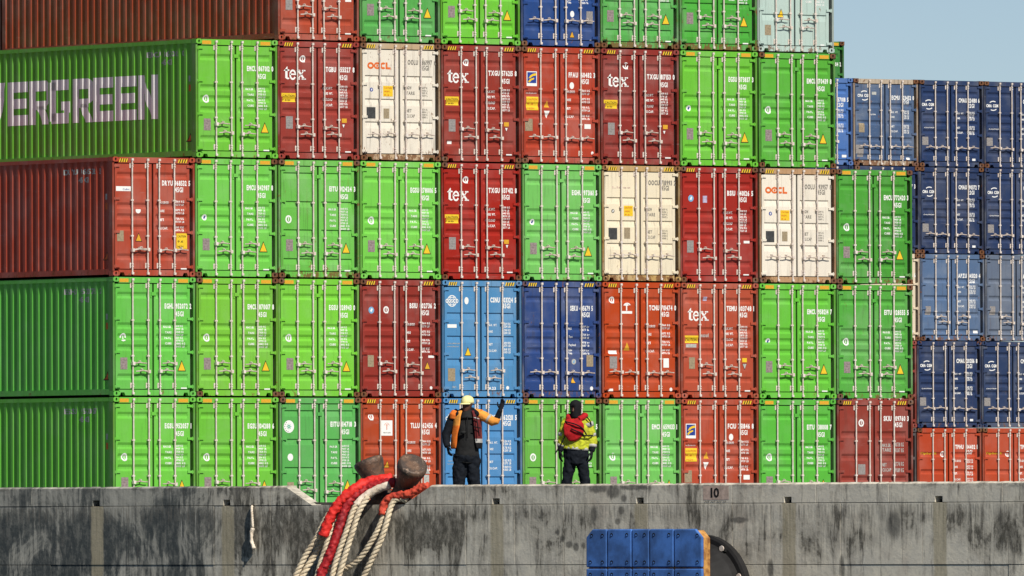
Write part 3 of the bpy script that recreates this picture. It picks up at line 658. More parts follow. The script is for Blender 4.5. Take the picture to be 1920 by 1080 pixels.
# ------------------------------------------------------------------ the stacks
G1, G2, G3, G4, G5 = (112, 192, 60), (88, 176, 48), (92, 188, 70), (104, 190, 88), (90, 172, 82)
MAR, RED, ORR, BRK, CRM = (144, 54, 42), (164, 38, 26), (186, 68, 28), (174, 74, 50), (240, 230, 212)
BLU, NVY, NV2, GRB = (84, 144, 192), (46, 66, 108), (40, 56, 94), (78, 96, 124)
def g(id_, c=G1, t='deep', m='G', **k): return dict(id=id_, c=c, t=t, m=m, hz='amber', **k)
ROWS = {
 5: (2, [dict(id='TGHU 912554 1', c=BRK, m='B', rust=.3, h='rr'), g('EISU 907214 6', G5, rust=.4), g('EMCU 880153 2', (110, 196, 54)), dict(id='SEGU 502318 7', c=(40, 72, 132), m='NV', h='row'),
         g('EITU 126804 9', G5, 'thin', rust=.75), g('EITU 137092 4', (76, 166, 60), 'thin', rust=.65), dict(id='HDMU 280344 5', c=(190, 212, 202), t='four', m='M', rust=.45, hz='none')]),
 4: (1, [g('EMCU 867012 0', (114, 194, 62)), dict(id='TGBU 455527 8', c=(156, 62, 52), m='T', h='rr'), dict(id='OOLU 886997 6', c=CRM, t='four', m='O', h='row', rust=.75, frame=(196, 168, 132)),
         dict(id='TXGU 576215 8', c=(154, 58, 46), m='TW', h='rr'), dict(id='FFAU 160482 3', c=(178, 66, 44), m='F', h='row', rust=.4), dict(id='TXGU 817153 0', c=(146, 52, 44), m='T', h='rr', rust=.35),
         g('EGSU 873837 3', (112, 196, 60), m='G2'), g('EMCU 170439 8', (92, 178, 60))]),
 3: (0, [dict(id='DRYU 968532 5', c=(180, 76, 54), m='D', h='row', rust=.3), g('EMCU 842987 8', (114, 200, 78), m='G2'), g('EITU 912424 3', (110, 192, 78), 'thin', rust=.6), g('EGSU 278006 5', (122, 208, 80)),
         dict(id='TXGU 437412 8', c=RED, m='TZ', h='rr', rust=.12), g('EGHU 973161 5', (122, 200, 100), m='G2', rust=.3), dict(id='OOCU 718993 2', c=(242, 228, 198), t='four', m='OR', h='row', rust=.6, frame=(196, 160, 100)),
         dict(id='BSIU 840126 5', c=(162, 44, 34), m='B', h='rr', rust=.15), dict(id='OOLU 693957 8', c=(240, 230, 212), t='four', m='O', h='row', rust=.4, frame=(190, 150, 110)), g('EMCU 772420 3', (78, 160, 58), rust=.5)]),
 2: (0, [g('EGHU 952072 2', (106, 196, 78)), g('EMCU 870017 8', (124, 198, 62)), g('EGSU 028943 0', (122, 204, 62)), dict(id='BSIU 802736 2', c=(148, 52, 42), m='B2', h='rr', rust=.3),
         dict(id='CSNU 803324 5', c=BLU, t='four', m='C', h='lo', rust=.35), dict(id='SEKU 405679 5', c=(46, 72, 130), m='N', h='row', rust=.5), dict(id='TCNU 701474 0', c=(190, 72, 30), m='K', h='row', rust=.15),
         dict(id='TEMU 803748 1', c=(180, 80, 56), m='TY', h='rr', rust=.35), g('EMCU 958214 7', (108, 198, 64), m='G2'), g('EITU 028555 5', (86, 170, 66), rust=.45)]),
 1: (0, [g('EGSU 952057 1', (112, 198, 70)), g('EGSU 104288 6', (114, 196, 62)), g('EITU 114718 3', (94, 176, 88), 'thin', m='GW', rust=.3), dict(id='TLLU 162456 4', c=(182, 74, 40), m='L', h='row', rust=.25),
         dict(id='CSNU 621211 5', c=(80, 142, 196), t='four', m='C', h='lo', rust=.15), g('EGHU 864413 5', (108, 182, 74), 'thin', rust=.3), g('EMCU 659033 1', (118, 198, 96), rust=.25),
         dict(id='FCIU 751846 8', c=(180, 74, 48), m='F', h='row', rust=.3), g('EITU 038008 7', (92, 184, 64)), dict(id='SKIU 909760 3', c=(148, 62, 50), t='wide', m='R', h='row', rust=.3)]),
}
RNAME = {5: 'topmost row', 4: 'second row', 3: 'middle row', 2: 'fourth row', 1: 'bottom row'}
ORD = ['leftmost', 'second from left', 'third from left', 'fourth from left', 'fifth from left', 'sixth from left', 'seventh from left', 'eighth from left', 'ninth from left', 'rightmost']
LOOK = {'G': 'green container with white code and oval mark', 'G2': 'green container with small round badge', 'GW': 'green container with large round white sticker', 'T': 'maroon container with white lower-case lettering', 'TW': 'maroon container with white lower-case lettering',
        'TZ': 'bright red container with white lower-case lettering', 'TY': 'faded red container with white lower-case lettering', 'O': 'cream container with orange four-letter logo', 'OR': 'cream container with faded logo and rusty edges', 'F': 'red container with blue and yellow square emblem',
        'D': 'brick red container with white name strip', 'B': 'red container with round light blue badge', 'B2': 'maroon container with round blue badge', 'C': 'light blue container with white numbers', 'N': 'navy blue container with bare left door', 'NV': 'navy container with yellow triangle on right door', 'K': 'orange container with white T emblem',
        'L': 'rust red container with white square palm emblem', 'R': 'maroon container with large block figures', 'M': 'pale mint container with yellow triangle'}
PX_, PZ_ = 2.47, 2.921
H45, L45 = 2.896, 12.192
for k, (c0, lst) in ROWS.items():
    n = len(lst)
    for i, sp in enumerate(lst):
        c = c0+i
        place = ORD[i] if i < n-1 else 'rightmost'
        st = None
        if k == 4 and c == 1: st = evergreen_side
        elif i == 0 and k < 5: st = small_side(sp['id'])
        lab = f"{LOOK[sp['m']]}, {place} in {RNAME[k]}"
        container(sp, (c*PX_+W/2+rng.uniform(-.012, .012), rng.uniform(-.02, .02), (k-1)*PZ_+.004), L45, H45, lab, 'stacked containers facing the quay', R(rng.uniform(-.08, .08)), st)

for k in range(5):
    container(dict(id='TGHU 77120%d 4' % k, c=(122, 44, 40), m='R'), (2*PX_+W/2, 12.205, k*PZ_+.004), L45, H45, f"dark brown container of the hidden bay behind, {('bottom', 'second', 'third', 'fourth', 'top')[k]} of its column", 'hidden bay behind the main stack')
# far stack on the right: twenty-foot boxes, and a taller green stack between
H22, L22, PZ22 = 2.591, 6.058, 2.60
base = at_d(1605, 978, 374.0); FY = base.y; FX = base.x
FAR = {
 'O': [dict(id='CMAU 157018 5', c=(76, 116, 180), m='A3'), dict(id='CMAU 221400 3', c=NV2, m='A3'), dict(id='CMAU 221401 3', c=NV2, m='A3'), dict(id='CMAU 221402 3', c=NV2, m='A3'), dict(id='CMAU 221403 3', c=NV2, m='A3')],
 'P': [dict(id='ECMU 223452 0', c=(76, 98, 132), t='wide', m='A1', rust=.7, frame=(190, 172, 150), cast=s2l((110, 64, 48))+(.9,), h='row'), dict(id='CMAU 189157 3', c=NV2, m='A2'), dict(id='HLXU 330418 6', c=(232, 214, 186), m='A3', rust=.3, t='four'), dict(id='TRLU 288104 2', c=(150, 62, 54), m='A3', rust=.4), dict(id='CMAU 118250 9', c=(92, 88, 90), m='A3', rust=.4)],
 'Q': [dict(id='CMAU 224180 6', c=(42, 60, 98), m='A2', h='row'), dict(id='CMAU 190372 7', c=(42, 58, 94), m='A2', h='row'), dict(id='APZU 345120 4', c=(88, 112, 146), t='wide', m='A3', rust=.5), dict(id='CMAU 202116 8', c=(44, 60, 96), m='A2', h='row', rust=.3), dict(id='TPHU 814402 1', c=(186, 72, 42), t='wide', m='X')],
 'S': [dict(id='CMAU 231774 2', c=(46, 62, 98), m='A2', h='row'), dict(id='CMAU 196048 0', c=(44, 60, 96), m='A2', h='row'), dict(id='APZU 350917 3', c=(104, 116, 136), t='wide', m='A3', rust=.4), dict(id='CMAU 207731 5', c=(48, 64, 98), m='A2', h='row', rust=.3), dict(id='TPHU 820093 7', c=(186, 76, 46), t='wide', m='X')],
}
FLOOK = {'A1': 'grey blue container with pale frame', 'A2': 'navy container with white arc logo', 'A3': 'small plain container', 'X': 'orange red container with yellow lettering'}
LEVEL = ['top', 'second', 'third', 'fourth', 'bottom']; COLN = {'O': 'first', 'P': 'second', 'Q': 'third', 'S': 'fourth'}
CN = {(76, 116, 180): 'mid blue', NV2: 'navy', (232, 214, 186): 'cream', (150, 62, 54): 'brown red', (92, 88, 90): 'dark grey', (88, 112, 146): 'grey blue', (104, 116, 136): 'slate grey'}
for ci, cn in enumerate('OPQS'):
    for li, sp in enumerate(FAR[cn]):
        k = 4-li; lk = FLOOK[sp['m']]
        if sp['m'] == 'A3': lk = CN[sp['c']]+' twenty-foot container'
        lab = f"{lk}, {LEVEL[li]} of the {COLN[cn]} far column at right"
        dx = (-.13 if k < 2 else 0)
        sp = dict(sp, iso='22G1', hz='none')
        container(sp, (FX-PX_+ci*PX_+W/2+dx+rng.uniform(-.015, .015), FY+rng.uniform(-.02, .02), k*PZ22+.004), L22, H22, lab, 'far stack of twenty-foot containers', 0)
gb = at_d(1587, 978, 387.0)
for k in range(5):
    lab = f"dark green container behind the main stack, {LEVEL[4-k]} of its hidden column"
    container(g('EGHU 38450%d 2' % k, (58, 136, 54)), (gb.x-W/2, gb.y, k*PZ_+.004), L45, H45, lab, 'green column hidden behind the main stack')

# ------------------------------------------------------------------ quay wall
def yw(px, py=940): return at_x(px, py, WX).y
def zw(px, py): return at_x(px, py, WX).z
ZT = zw(1000, 907.5); ZJ = zw(1000, 945.5); ZL = zw(1000, 1059); ZB = SEA-1.5; TH = .235; ZT0 = ZT-.032
DR = [yw(180)+k*4.72 for k in range(6)]
DY = [yw(p) for p in (180, 425, 930, 1200, 1477, 1760)]
def concrete_material(name, clean=False):
    m, nt, b = new_mat(name); tcn = N(nt, 'ShaderNodeTexCoord'); ofs = nt.nodes.new('ShaderNodeVectorMath'); ofs.operation = 'ADD'; ofs.inputs[1].default_value = (0, 0, ZB)
    nt.links.new(tcn.outputs['Object'], ofs.inputs[0]); v = ofs.outputs[0]
    sep = N(nt, 'ShaderNodeSeparateXYZ'); nt.links.new(v, sep.inputs[0]); y, z = sep.outputs[1], sep.outputs[2]
    big = noise(nt, v, .55, 5, .6); mid = noise(nt, v, 2.1, 6, .65); fine = noise(nt, v, 18, 6, .75)
    st = noise(nt, mapping(nt, v, (1, 5.5, .55)), 1.5, 6, .7, .4); st2 = noise(nt, mapping(nt, v, (1, 16, .9)), 1.3, 4, .7)
    c = mix(nt, ramp(nt, mid, .3, .7), (.78, .71, .57), (.65, .60, .50))
    c = mix(nt, math_(nt, 'MULTIPLY', ramp(nt, noise(nt, v, .9, 3), .55, .72), .5), c, (.44, .34, .26))          # rusty wash
    if not clean:
        # tide-mark and runs: most below the coping joint, heavier towards the left end of the quay
        left = ramp(nt, y, yw(1300), yw(420)); below = math_(nt, 'SUBTRACT', 1.0, ramp(nt, z, ZJ-.22, ZJ+.02))
        foot = ramp(nt, z, ZL+.05, ZL+.55)
        blot = noise(nt, mapping(nt, v, (1, 1, .75)), 1.25, 8, .68, .7)
        tot = math_(nt, 'ADD', math_(nt, 'MULTIPLY_ADD', st, .40, math_(nt, 'MULTIPLY', blot, .60)), math_(nt, 'ADD', math_(nt, 'MULTIPLY', left, .092), math_(nt, 'MULTIPLY', math_(nt, 'MULTIPLY', below, foot), .062)))
        f1 = ramp(nt, tot, .560, .625); f2 = ramp(nt, tot, .49, .56)
        c = mix(nt, math_(nt, 'MULTIPLY', f2, .45), c, (.30, .27, .22))
        gr = ramp(nt, noise(nt, mapping(nt, v, (1, 1.6, .8)), 5.5, 6, .75), .34, .60); c = mix(nt, math_(nt, 'MULTIPLY', f1, math_(nt, 'MULTIPLY_ADD', gr, .50, .42)), c, (.07, .064, .050))
        far = ramp(nt, y, yw(480), yw(330)); f4 = ramp(nt, math_(nt, 'ADD', math_(nt, 'MULTIPLY_ADD', blot, .6, math_(nt, 'MULTIPLY', st, .4)), math_(nt, 'MULTIPLY', below, .07)), .50, .60)
        c = mix(nt, math_(nt, 'MULTIPLY', far, .45), c, (.20, .22, .21))
        c = mix(nt, math_(nt, 'MULTIPLY', math_(nt, 'MULTIPLY', f4, far), math_(nt, 'MULTIPLY_ADD', gr, .4, .42)), c, (.042, .052, .056))
        rb = math_(nt, 'MULTIPLY', ramp(nt, st2, .42, .66), math_(nt, 'MULTIPLY', ramp(nt, z, ZJ-.34, ZJ-.16), math_(nt, 'SUBTRACT', 1.0, ramp(nt, z, ZJ-.05, ZJ))))
        c = mix(nt, math_(nt, 'MULTIPLY', rb, .7), c, (.17, .155, .13))
        lime = ramp(nt, noise(nt, mapping(nt, v, (1, 10, .5)), 1.1, 5, .7, .5), .64, .70); c = mix(nt, math_(nt, 'MULTIPLY', lime, .5), c, (.80, .76, .66))
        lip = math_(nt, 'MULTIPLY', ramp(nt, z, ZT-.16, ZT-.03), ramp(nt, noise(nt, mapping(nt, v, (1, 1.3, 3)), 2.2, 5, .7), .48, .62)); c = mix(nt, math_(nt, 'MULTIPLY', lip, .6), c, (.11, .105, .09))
        f3 = ramp(nt, st, .58, .68); c = mix(nt, math_(nt, 'MULTIPLY', f3, .5), c, (.12, .11, .10))
        # wash below the drain holes
        msk = None
        for dy in DY:
            d = math_(nt, 'ABSOLUTE', math_(nt, 'SUBTRACT', math_(nt, 'ADD', y, math_(nt, 'MULTIPLY', math_(nt, 'SUBTRACT', mid, .5), .10)), dy-.02))
            k = math_(nt, 'SUBTRACT', 1.0, ramp(nt, d, .11, .16)); msk = k if msk is None else math_(nt, 'MAXIMUM', msk, k)
        msk = math_(nt, 'MULTIPLY', msk, math_(nt, 'LESS_THAN', z, ZJ+.0))
        c = mix(nt, math_(nt, 'MULTIPLY', msk, .8), c, mix(nt, ramp(nt, st2, .35, .7), (.52, .45, .31), (.36, .31, .21)))
    blob = None
    for px, py, rx, ry in ((1045, 998, 4, 6), (1055, 1010, 5, 6), (1067, 1021, 6, 6), (1080, 1025, 5, 8), (1094, 1023, 4, 8), (1170, 935, 6, 8), (1165, 957, 6, 8), (1158, 978, 5, 6), (1114, 965, 6, 15), (1122, 917, 17, 7), (1150, 922, 12, 12), (1190, 914, 30, 5), (1385, 975, 16, 5), (1675, 985, 14, 26), (1445, 1066, 6, 16), (1578, 1062, 5, 20)):
        p0 = at_x(px, py, WX); sy = abs(yw(px+rx)-yw(px)); sz = abs(zw(px, py+ry)-p0.z)
        wob = math_(nt, 'MULTIPLY', math_(nt, 'SUBTRACT', math_(nt, 'MULTIPLY_ADD', mid, .5, math_(nt, 'MULTIPLY', st2, .5)), .5), 2.6)
        a_ = math_(nt, 'MULTIPLY', math_(nt, 'SUBTRACT', y, p0.y), 1/sy); b_ = math_(nt, 'MULTIPLY', math_(nt, 'SUBTRACT', z, p0.z), 1/sz)
        d = math_(nt, 'ADD', math_(nt, 'SQRT', math_(nt, 'ADD', math_(nt, 'MULTIPLY', a_, a_), math_(nt, 'MULTIPLY', b_, b_))), wob)
        k = math_(nt, 'SUBTRACT', 1.0, ramp(nt, d, .6, 1.35)); blob = k if blob is None else math_(nt, 'MAXIMUM', blob, k)
    c = mix(nt, math_(nt, 'MULTIPLY', blob, math_(nt, 'MULTIPLY_ADD', fine, .5, .45)), c, (.075, .073, .066))
    c = mix(nt, math_(nt, 'MULTIPLY', ramp(nt, fine, .5, .72), .28), c, (.18, .17, .15))
    nt.links.new(c, b.inputs['Base Color']); b.inputs['Roughness'].default_value = .9; b.inputs['Specular IOR Level'].default_value = .15
    bp = N(nt, 'ShaderNodeBump'); bp.inputs['Strength'].default_value = .30; bp.inputs['Distance'].default_value = .02
    nt.links.new(math_(nt, 'ADD', fine, math_(nt, 'MULTIPLY', mid, 2.0)), bp.inputs['Height']); nt.links.new(bp.outputs[0], b.inputs['Normal']); return m
CONC = concrete_material('weathered_concrete'); CONC2 = concrete_material('coping_concrete', False)
wall = thing('quay_wall', 'long stained concrete quay wall with drain holes along the bottom of the frame', 'wall', (WX, 0, ZB)); on_wall(wall)
GAP = .0035
def wall_block(name, outline, x0=0.0, th=None, mat=None, bevel=.004):
    mb = MB(); mb.prism([(WX+x0, y, z) for y, z in outline], ((th or TH)-x0, 0, 0), mat or CONC)
    me = fix_normals(mb.mesh(name)); me.transform(Matrix.Translation((-WX, 0, -ZB)))
    o = obj(name, me, wall)
    if bevel:
        bv = o.modifiers.new('bevel', 'BEVEL'); bv.width = bevel; bv.segments = 2; bv.limit_method = 'ANGLE'
    return o
# notch for the bollards
nl_t, nl_b, nr_b, nr_t = yw(538, 910), yw(585, 945), yw(757, 945), yw(806, 909)
ZN = ZJ+.004
copjoints = [yw(-900), yw(-640), yw(-380), yw(-120), yw(60), yw(305), yw(507), nl_t, nr_t, yw(873), yw(1057), yw(1215), yw(1373), yw(1530), yw(1667), yw(1880), yw(2100), yw(2400), yw(2800), yw(3100)]
for a, b in zip(copjoints, copjoints[1:]):
    if a == nl_t: continue
    ya, yb = b+GAP, a-GAP                                     # yb > ya, photo-left = larger y
    if b == nl_t:
        ol = [(nl_b, ZJ+GAP), (yb, ZJ+GAP), (yb, ZT0), (nl_t, ZT0)]
    elif a == nr_t:
        ol = [(ya, ZJ+GAP), (nr_b, ZJ+GAP), (nr_t, ZT0), (ya, ZT0)]
    else:
        pts = []
        for d in sorted(DY):
            if ya+.15 < d < yb-.15: pts += [(d-.075, ZJ+GAP), (d-.075, ZJ+.095), (d+.075, ZJ+.095), (d+.075, ZJ+GAP)]
        ol = [(ya, ZJ+GAP)]+pts+[(yb, ZJ+GAP), (yb, ZT0), (ya, ZT0)]
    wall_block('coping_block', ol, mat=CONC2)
    e = [p[0] for p in ol if p[1] == ZT0]; ea, eb = min(e), max(e); mb = MB()
    
    n_ = max(2, int((eb-ea)/.10)); vs = []
    for i_ in range(n_+1):
        yy = ea+(eb-ea)*i_/n_; k_ = rng.uniform(0, .010)+(rng.uniform(.012, .03) if rng.random() < .10 else 0)
        vs += [(0.0, yy, ZT0+.0005-ZB), (TH, yy, ZT0+.0005-ZB), (TH, yy, ZT-k_-ZB), (.045+rng.uniform(0, .035), yy, ZT-k_-ZB)]
    mb.add(vs, [(4*i_+a_, 4*i_+4+a_, 4*i_+4+(a_+1) % 4, 4*i_+(a_+1) % 4) for i_ in range(n_) for a_ in range(4)]+[(0, 1, 2, 3), (4*n_+3, 4*n_+2, 4*n_+1, 4*n_)], CONC2); obj('coping_edge', fix_normals(mb.mesh('coping_edge')), wall)
panj = [-900, -600, -300, -60, 95, 240, 401, 507, 640, 757, 873, 965, 1057, 1215, 1373, 1444, 1576, 1729, 1890, 2100, 2400, 2800, 3100]
for pa, pb in zip(panj, panj[1:]):
    a, b = yw(pa), yw(pb); off = rng.uniform(0, .012)
    wall_block('wall_panel', [(b+GAP, ZL+GAP), (a-GAP, ZL+GAP), (a-GAP, ZJ-GAP), (b+GAP, ZJ-GAP)], off*.5)
for pa, pb in zip(panj[::2], panj[2::2]):
    a, b = yw(pa), yw(pb)
    wall_block('wall_panel', [(b+GAP, ZB), (a-GAP, ZB), (a-GAP, ZL-GAP), (b+GAP, ZL-GAP)], rng.uniform(0, .012))
mb = MB(); DARKC = simple('dark_joint', (.05, .047, .042), .95)

mb.box(.13, .9, -600, nr_b-.02, 0, ZJ+.05-ZB, DARKC); mb.box(.13, .9, nl_b+.02, 600, 0, ZJ+.05-ZB, DARKC); mb.box(.125, .9, nr_b-.02, nl_b+.02, 0, ZJ-.11-ZB, DARKC); obj('wall_core', mb.mesh('wall_core'), wall)
mb = MB(); mb.box(0, .235, yw(-900)+.01, 600, 0, ZT-ZB, CONC); mb.box(0, .235, -600, yw(3100)-.01, 0, ZT-ZB, CONC)
obj('wall_extension', mb.mesh('wall_extension'), wall)
# notch floor slab and the painted number
mb = MB(); a, b = nl_b-.01, nr_b+.01
mb.box(.004, 1.15, b, a, ZJ-.10-ZB, ZJ+.006-ZB, CONC2); obj('notch_floor', mb.mesh('notch_floor'), wall)
mb = MB(); yc = yw(1342); z0 = zw(1342, 932); z1 = zw(1342, 913)
mb.add([(-.003, yc+.26, zw(1342, 937)-ZB), (-.003, yc-.27, zw(1342, 937)-ZB), (-.003, yc-.27, zw(1342, 911)-ZB), (-.003, yc+.26, zw(1342, 911)-ZB)], [(0, 1, 2, 3)], PINK)
for t in text_tris('10', 0, 0, (z1-z0)*.92, .20, bold=.03): mb.add([(-.006, yc+.10-q[0], z0-ZB+q[1]) for q in t], [(0, 1, 2)], BLACK)
for i in range(14): mb.add([(-.006, yc+.22-.032*i, zw(1342, 941)-ZB), (-.006, yc+.20-.032*i, zw(1342, 941)-ZB), (-.006, yc+.20-.032*i, zw(1342, 939)-ZB), (-.006, yc+.22-.032*i, zw(1342, 939)-ZB)], [(0, 1, 2, 3)], GREYINK) if i % 4 != 3 else None
obj('painted_number', mb.mesh('painted_number'), wall)

# ------------------------------------------------------------------ twin-horn bollard and mooring ropes
def smooth_path(pts, n=8):
    pts = [Vector(p) for p in pts]; P = [pts[0]*2-pts[1]]+pts+[pts[-1]*2-pts[-2]]; out = []
    for i in range(1, len(P)-2):
        a, b, c, d = P[i-1:i+3]
        for k in range(n):
            t = k/n; out.append(.5*((2*b)+(-a+c)*t+(2*a-5*b+4*c-d)*t*t+(-a+3*b-3*c+d)*t**3))
    out.append(pts[-1]); return out
def iron_material():
    m, nt, b = new_mat('rusted_iron'); tc = N(nt, 'ShaderNodeTexCoord'); v = tc.outputs['Object']
    a = noise(nt, v, 3.5, 6, .7); q = noise(nt, v, 11, 6, .75)
    c = mix(nt, ramp(nt, a, .40, .62), (.065, .045, .034), (.17, .095, .055)); c = mix(nt, ramp(nt, q, .56, .66), c, (.30, .21, .15)); c = mix(nt, math_(nt, 'MULTIPLY', ramp(nt, a, .56, .70), .7), c, (.035, .027, .024))
    nt.links.new(c, b.inputs['Base Color']); b.inputs['Metallic'].default_value = .15; nt.links.new(math_(nt, 'MULTIPLY_ADD', q, .5, .28), b.inputs['Roughness'])
    bp = N(nt, 'ShaderNodeBump'); bp.inputs['Strength'].default_value = .6; bp.inputs['Distance'].default_value = .02; nt.links.new(q, bp.inputs['Height']); nt.links.new(bp.outputs[0], b.inputs['Normal']); return m
IRON = iron_material()
BX = WX+.34
bol = thing('mooring_bollard', 'dark iron twin-horn mooring bollard in the notch of the quay wall', 'bollard', at_x(735, 945, BX))
def horn(pts, rads, tilt):
    mb = MB(); o = Vector(bol.location)
    P = [at_x(px, py, BX+dx)-o for px, py, dx in pts]
    mb.tube(P, rads, 28, IRON); return mb.mesh('horn', True)
def horn2(base, top, rads):
    a = at_x(base[0], base[1], BX); b = at_x(top[0], top[1], BX+top[2]); o = Vector(bol.location)
    n = len(rads); mb = MB(); pts = []; rr = []
    for f, r in rads: pts.append(a.lerp(b, f)-o); rr.append(r)
    mb.tube(pts, rr, 30, IRON)
    me = mb.mesh('horn', True); me.polygons[-1].use_smooth = False; return me
HR = [(0, .23), (.10, .205), (.30, .170), (.52, .165), (.70, .192), (.86, .236), (.93, .246), (.985, .234), (1.0, .205)]
obj('horn', horn2((722, 948), (689, 862, -.12), HR), bol)
obj('horn', horn2((745, 950), (775, 869, -.30), HR), bol)
mb = MB(); o = Vector(bol.location); c = at_x(735, 943, BX)-o
mb.box(c.x-.25, c.x+.5, c.y-.75, c.y+.75, c.z-.05, c.z+.05, IRON); bp_ = obj('base_plate', mb.mesh('base_plate'), bol)

on_wall(bol)
def rope_material(name, a, b_, rough=.85):
    m, nt, b = new_mat(name); tc = N(nt, 'ShaderNodeTexCoord'); n = noise(nt, tc.outputs['Object'], 45, 5, .7); n2 = noise(nt, tc.outputs['Object'], 5, 4)
    nt.links.new(mix(nt, math_(nt, 'MULTIPLY_ADD', ramp(nt, n, .35, .7), .6, math_(nt, 'MULTIPLY', ramp(nt, n2, .4, .7), .5)), a, b_), b.inputs['Base Color'])
    b.inputs['Roughness'].default_value = rough
    bp = N(nt, 'ShaderNodeBump'); bp.inputs['Strength'].default_value = .6; bp.inputs['Distance'].default_value = .01
    nt.links.new(n, bp.inputs['Height']); nt.links.new(bp.outputs[0], b.inputs['Normal']); return m
ROPE = rope_material('hemp_rope', (.78, .66, .47), (.34, .26, .17)); PALE = rope_material('pale_rope', (.88, .78, .64), (.52, .40, .28))
REDC = rope_material('red_canvas', (.84, .026, .014), (.55, .014, .012), .65); DRED = rope_material('dark_red_canvas', (.50, .012, .014), (.16, .005, .012), .6); ORED = rope_material('orange_red_net', (.70, .085, .035), (.40, .03, .02), .75)
def pathpx(pts): return smooth_path([at_x(p[0], p[1], WX+p[2]) for p in pts], 10)
def resample(P, step):
    out = [P[0]]; acc = 0
    for a, b in zip(P, P[1:]):
        L = (b-a).length; 
        if L < 1e-6: continue
        d = step-acc
        while d <= L: out.append(a.lerp(b, d/L)); d += step
        acc = (acc+L) % step
    return out
def rope_mesh(pts, r, mat, o, strands=3):
    P = resample(pathpx(pts), .022); mb = MB(); a = Vector((0, 0, 1)); pitch = r*5.2; frames = []
    for i, p in enumerate(P):
        t = (P[min(i+1, len(P)-1)]-P[max(0, i-1)]).normalized(); a = (a-t*a.dot(t)).normalized(); frames.append((p, a.copy(), t.cross(a)))
    for s_ in range(strands):
        q = []
        for i, (p, a_, b_) in enumerate(frames):
            th = 2*math.pi*(i*.022/pitch+s_/strands); q.append(p+(a_*math.cos(th)+b_*math.sin(th))*r*.50-o)
        mb.tube(q, r*.56, 7, mat)
    rr = random.Random(len(P))
    for i in range(2, len(P)-3):
        for _ in range(2):
            p, a_, b_ = frames[i]; q = rr.uniform(0, 6.28); d = a_*math.cos(q)+b_*math.sin(q); t_ = (frames[i+1][0]-p).normalized()
            e = p+d*r*rr.uniform(1.15, 1.45)+t_*rr.uniform(-.03, .03)-o; w0 = p+d*r*.9-o; sd = d.cross(t_)*.0022
            mb.add([w0-sd, w0+sd, e], [(0, 1, 2)], mat)
    return mb.mesh('rope_leg', True)
def sleeve_mesh(pts, r, mat, o, name='chafe_sleeve', rough=.26, seed=1):
    P = resample(pathpx(pts), .022); rr = random.Random(seed); n = len(P)
    from mathutils import noise as mn
    mb = MB(); vs = []; a = Vector((0, 0, 1)); K = 22
    for i, p in enumerate(P):
        t = (P[min(i+1, n-1)]-P[max(0, i-1)]).normalized(); a = (a-t*a.dot(t)).normalized(); b = t.cross(a)
        for k in range(K):
            q = 2*math.pi*k/K; d = a*math.cos(q)+b*math.sin(q); s1 = mn.noise(Vector((i*.55+seed*9, math.cos(q-i*.13)*1.5, math.sin(q-i*.13)*1.5)))+.6*mn.noise(Vector((i*.9-seed*5, math.cos(q+i*.3)*3.2, math.sin(q+i*.3)*3.2)))
            rad = r*(1+rough*s1+.05*math.sin(i*.9+2*q)) * (.92 if i in (0, n-1) else 1); vs.append(p+d*rad-o)
    fs = [(i*K+k, i*K+(k+1) % K, (i+1)*K+(k+1) % K, (i+1)*K+k) for i in range(n-1) for k in range(K)]+[tuple(range(K))[::-1], tuple(range((n-1)*K, n*K))]
    mb.add(vs, fs, mat); return mb.mesh(name, True)
GR = 'mooring ropes hanging from the bollard'
def rope_thing(label, px):
    o = at_x(px[0], px[1], WX-.2); return on_wall(thing('mooring_rope', label, 'rope', o, 0, GR)), o
r_, o = rope_thing('doubled mooring rope in a bright red sleeve, leftmost of the ropes', (607, 1000))
obj('rope_leg', rope_mesh([(655, 927, -.02), (640, 936, -.16), (627, 948, -.28), (607, 980, -.42), (593, 1009, -.52), (573, 1041, -.62), (556, 1076, -.72), (536, 1118, -.85)], .049, ROPE, o), r_)
obj('rope_leg', rope_mesh([(613, 994, -.34), (602, 1017, -.40), (587, 1045, -.5), (569, 1076, -.62), (546, 1118, -.75)], .053, ROPE, o), r_)
obj('chafe_sleeve', sleeve_mesh([(735, 897, .20), (715, 899, .10), (690, 904, -.02), (662, 919, -.24), (638, 941, -.38), (620, 969, -.48), (605, 1008, -.56)], .080, REDC, o, seed=3), r_)
r_, o = rope_thing('mooring rope in a long dark red sleeve between two pale ropes', (630, 1000))
obj('rope_leg', rope_mesh([(690, 915, -.02), (668, 926, -.12), (650, 938, -.24), (634, 957, -.32), (624, 980, -.40), (613, 1018, -.50), (599, 1062, -.60), (586, 1118, -.75)], .046, ROPE, o), r_)
obj('chafe_sleeve', sleeve_mesh([(742, 904, .12), (718, 907, .05), (690, 914, -.06), (664, 930, -.22), (648, 953, -.32), (638, 984, -.40), (627, 1018, -.48), (614, 1050, -.56), (603, 1074, -.62), (588, 1118, -.7)], .072, DRED, o, rough=.34, seed=8), r_)
r_, o = rope_thing('pale doubled mooring rope with a spliced eye, right of the red sleeves', (650, 1000))
obj('rope_leg', rope_mesh([(676, 936, -.20), (662, 958, -.32), (650, 994, -.42), (637, 1030, -.5), (627, 1062, -.56), (615, 1118, -.66)], .047, ROPE, o), r_)
obj('rope_leg', rope_mesh([(690, 932, -.18), (678, 950, -.27), (669, 970, -.34), (659, 1003, -.42), (647, 1040, -.5), (638, 1071, -.56), (626, 1118, -.66)], .049, ROPE, o), r_)
obj('spliced_eye', sleeve_mesh([(731, 910, .04), (714, 915, -.02), (694, 925, -.10), (676, 939, -.20), (667, 950, -.27)], .066, PALE, o, 'spliced_eye', .12, 5), r_)
r_, o = rope_thing('mooring rope with orange net cover, rightmost of the ropes below the right horn', (715, 1000))
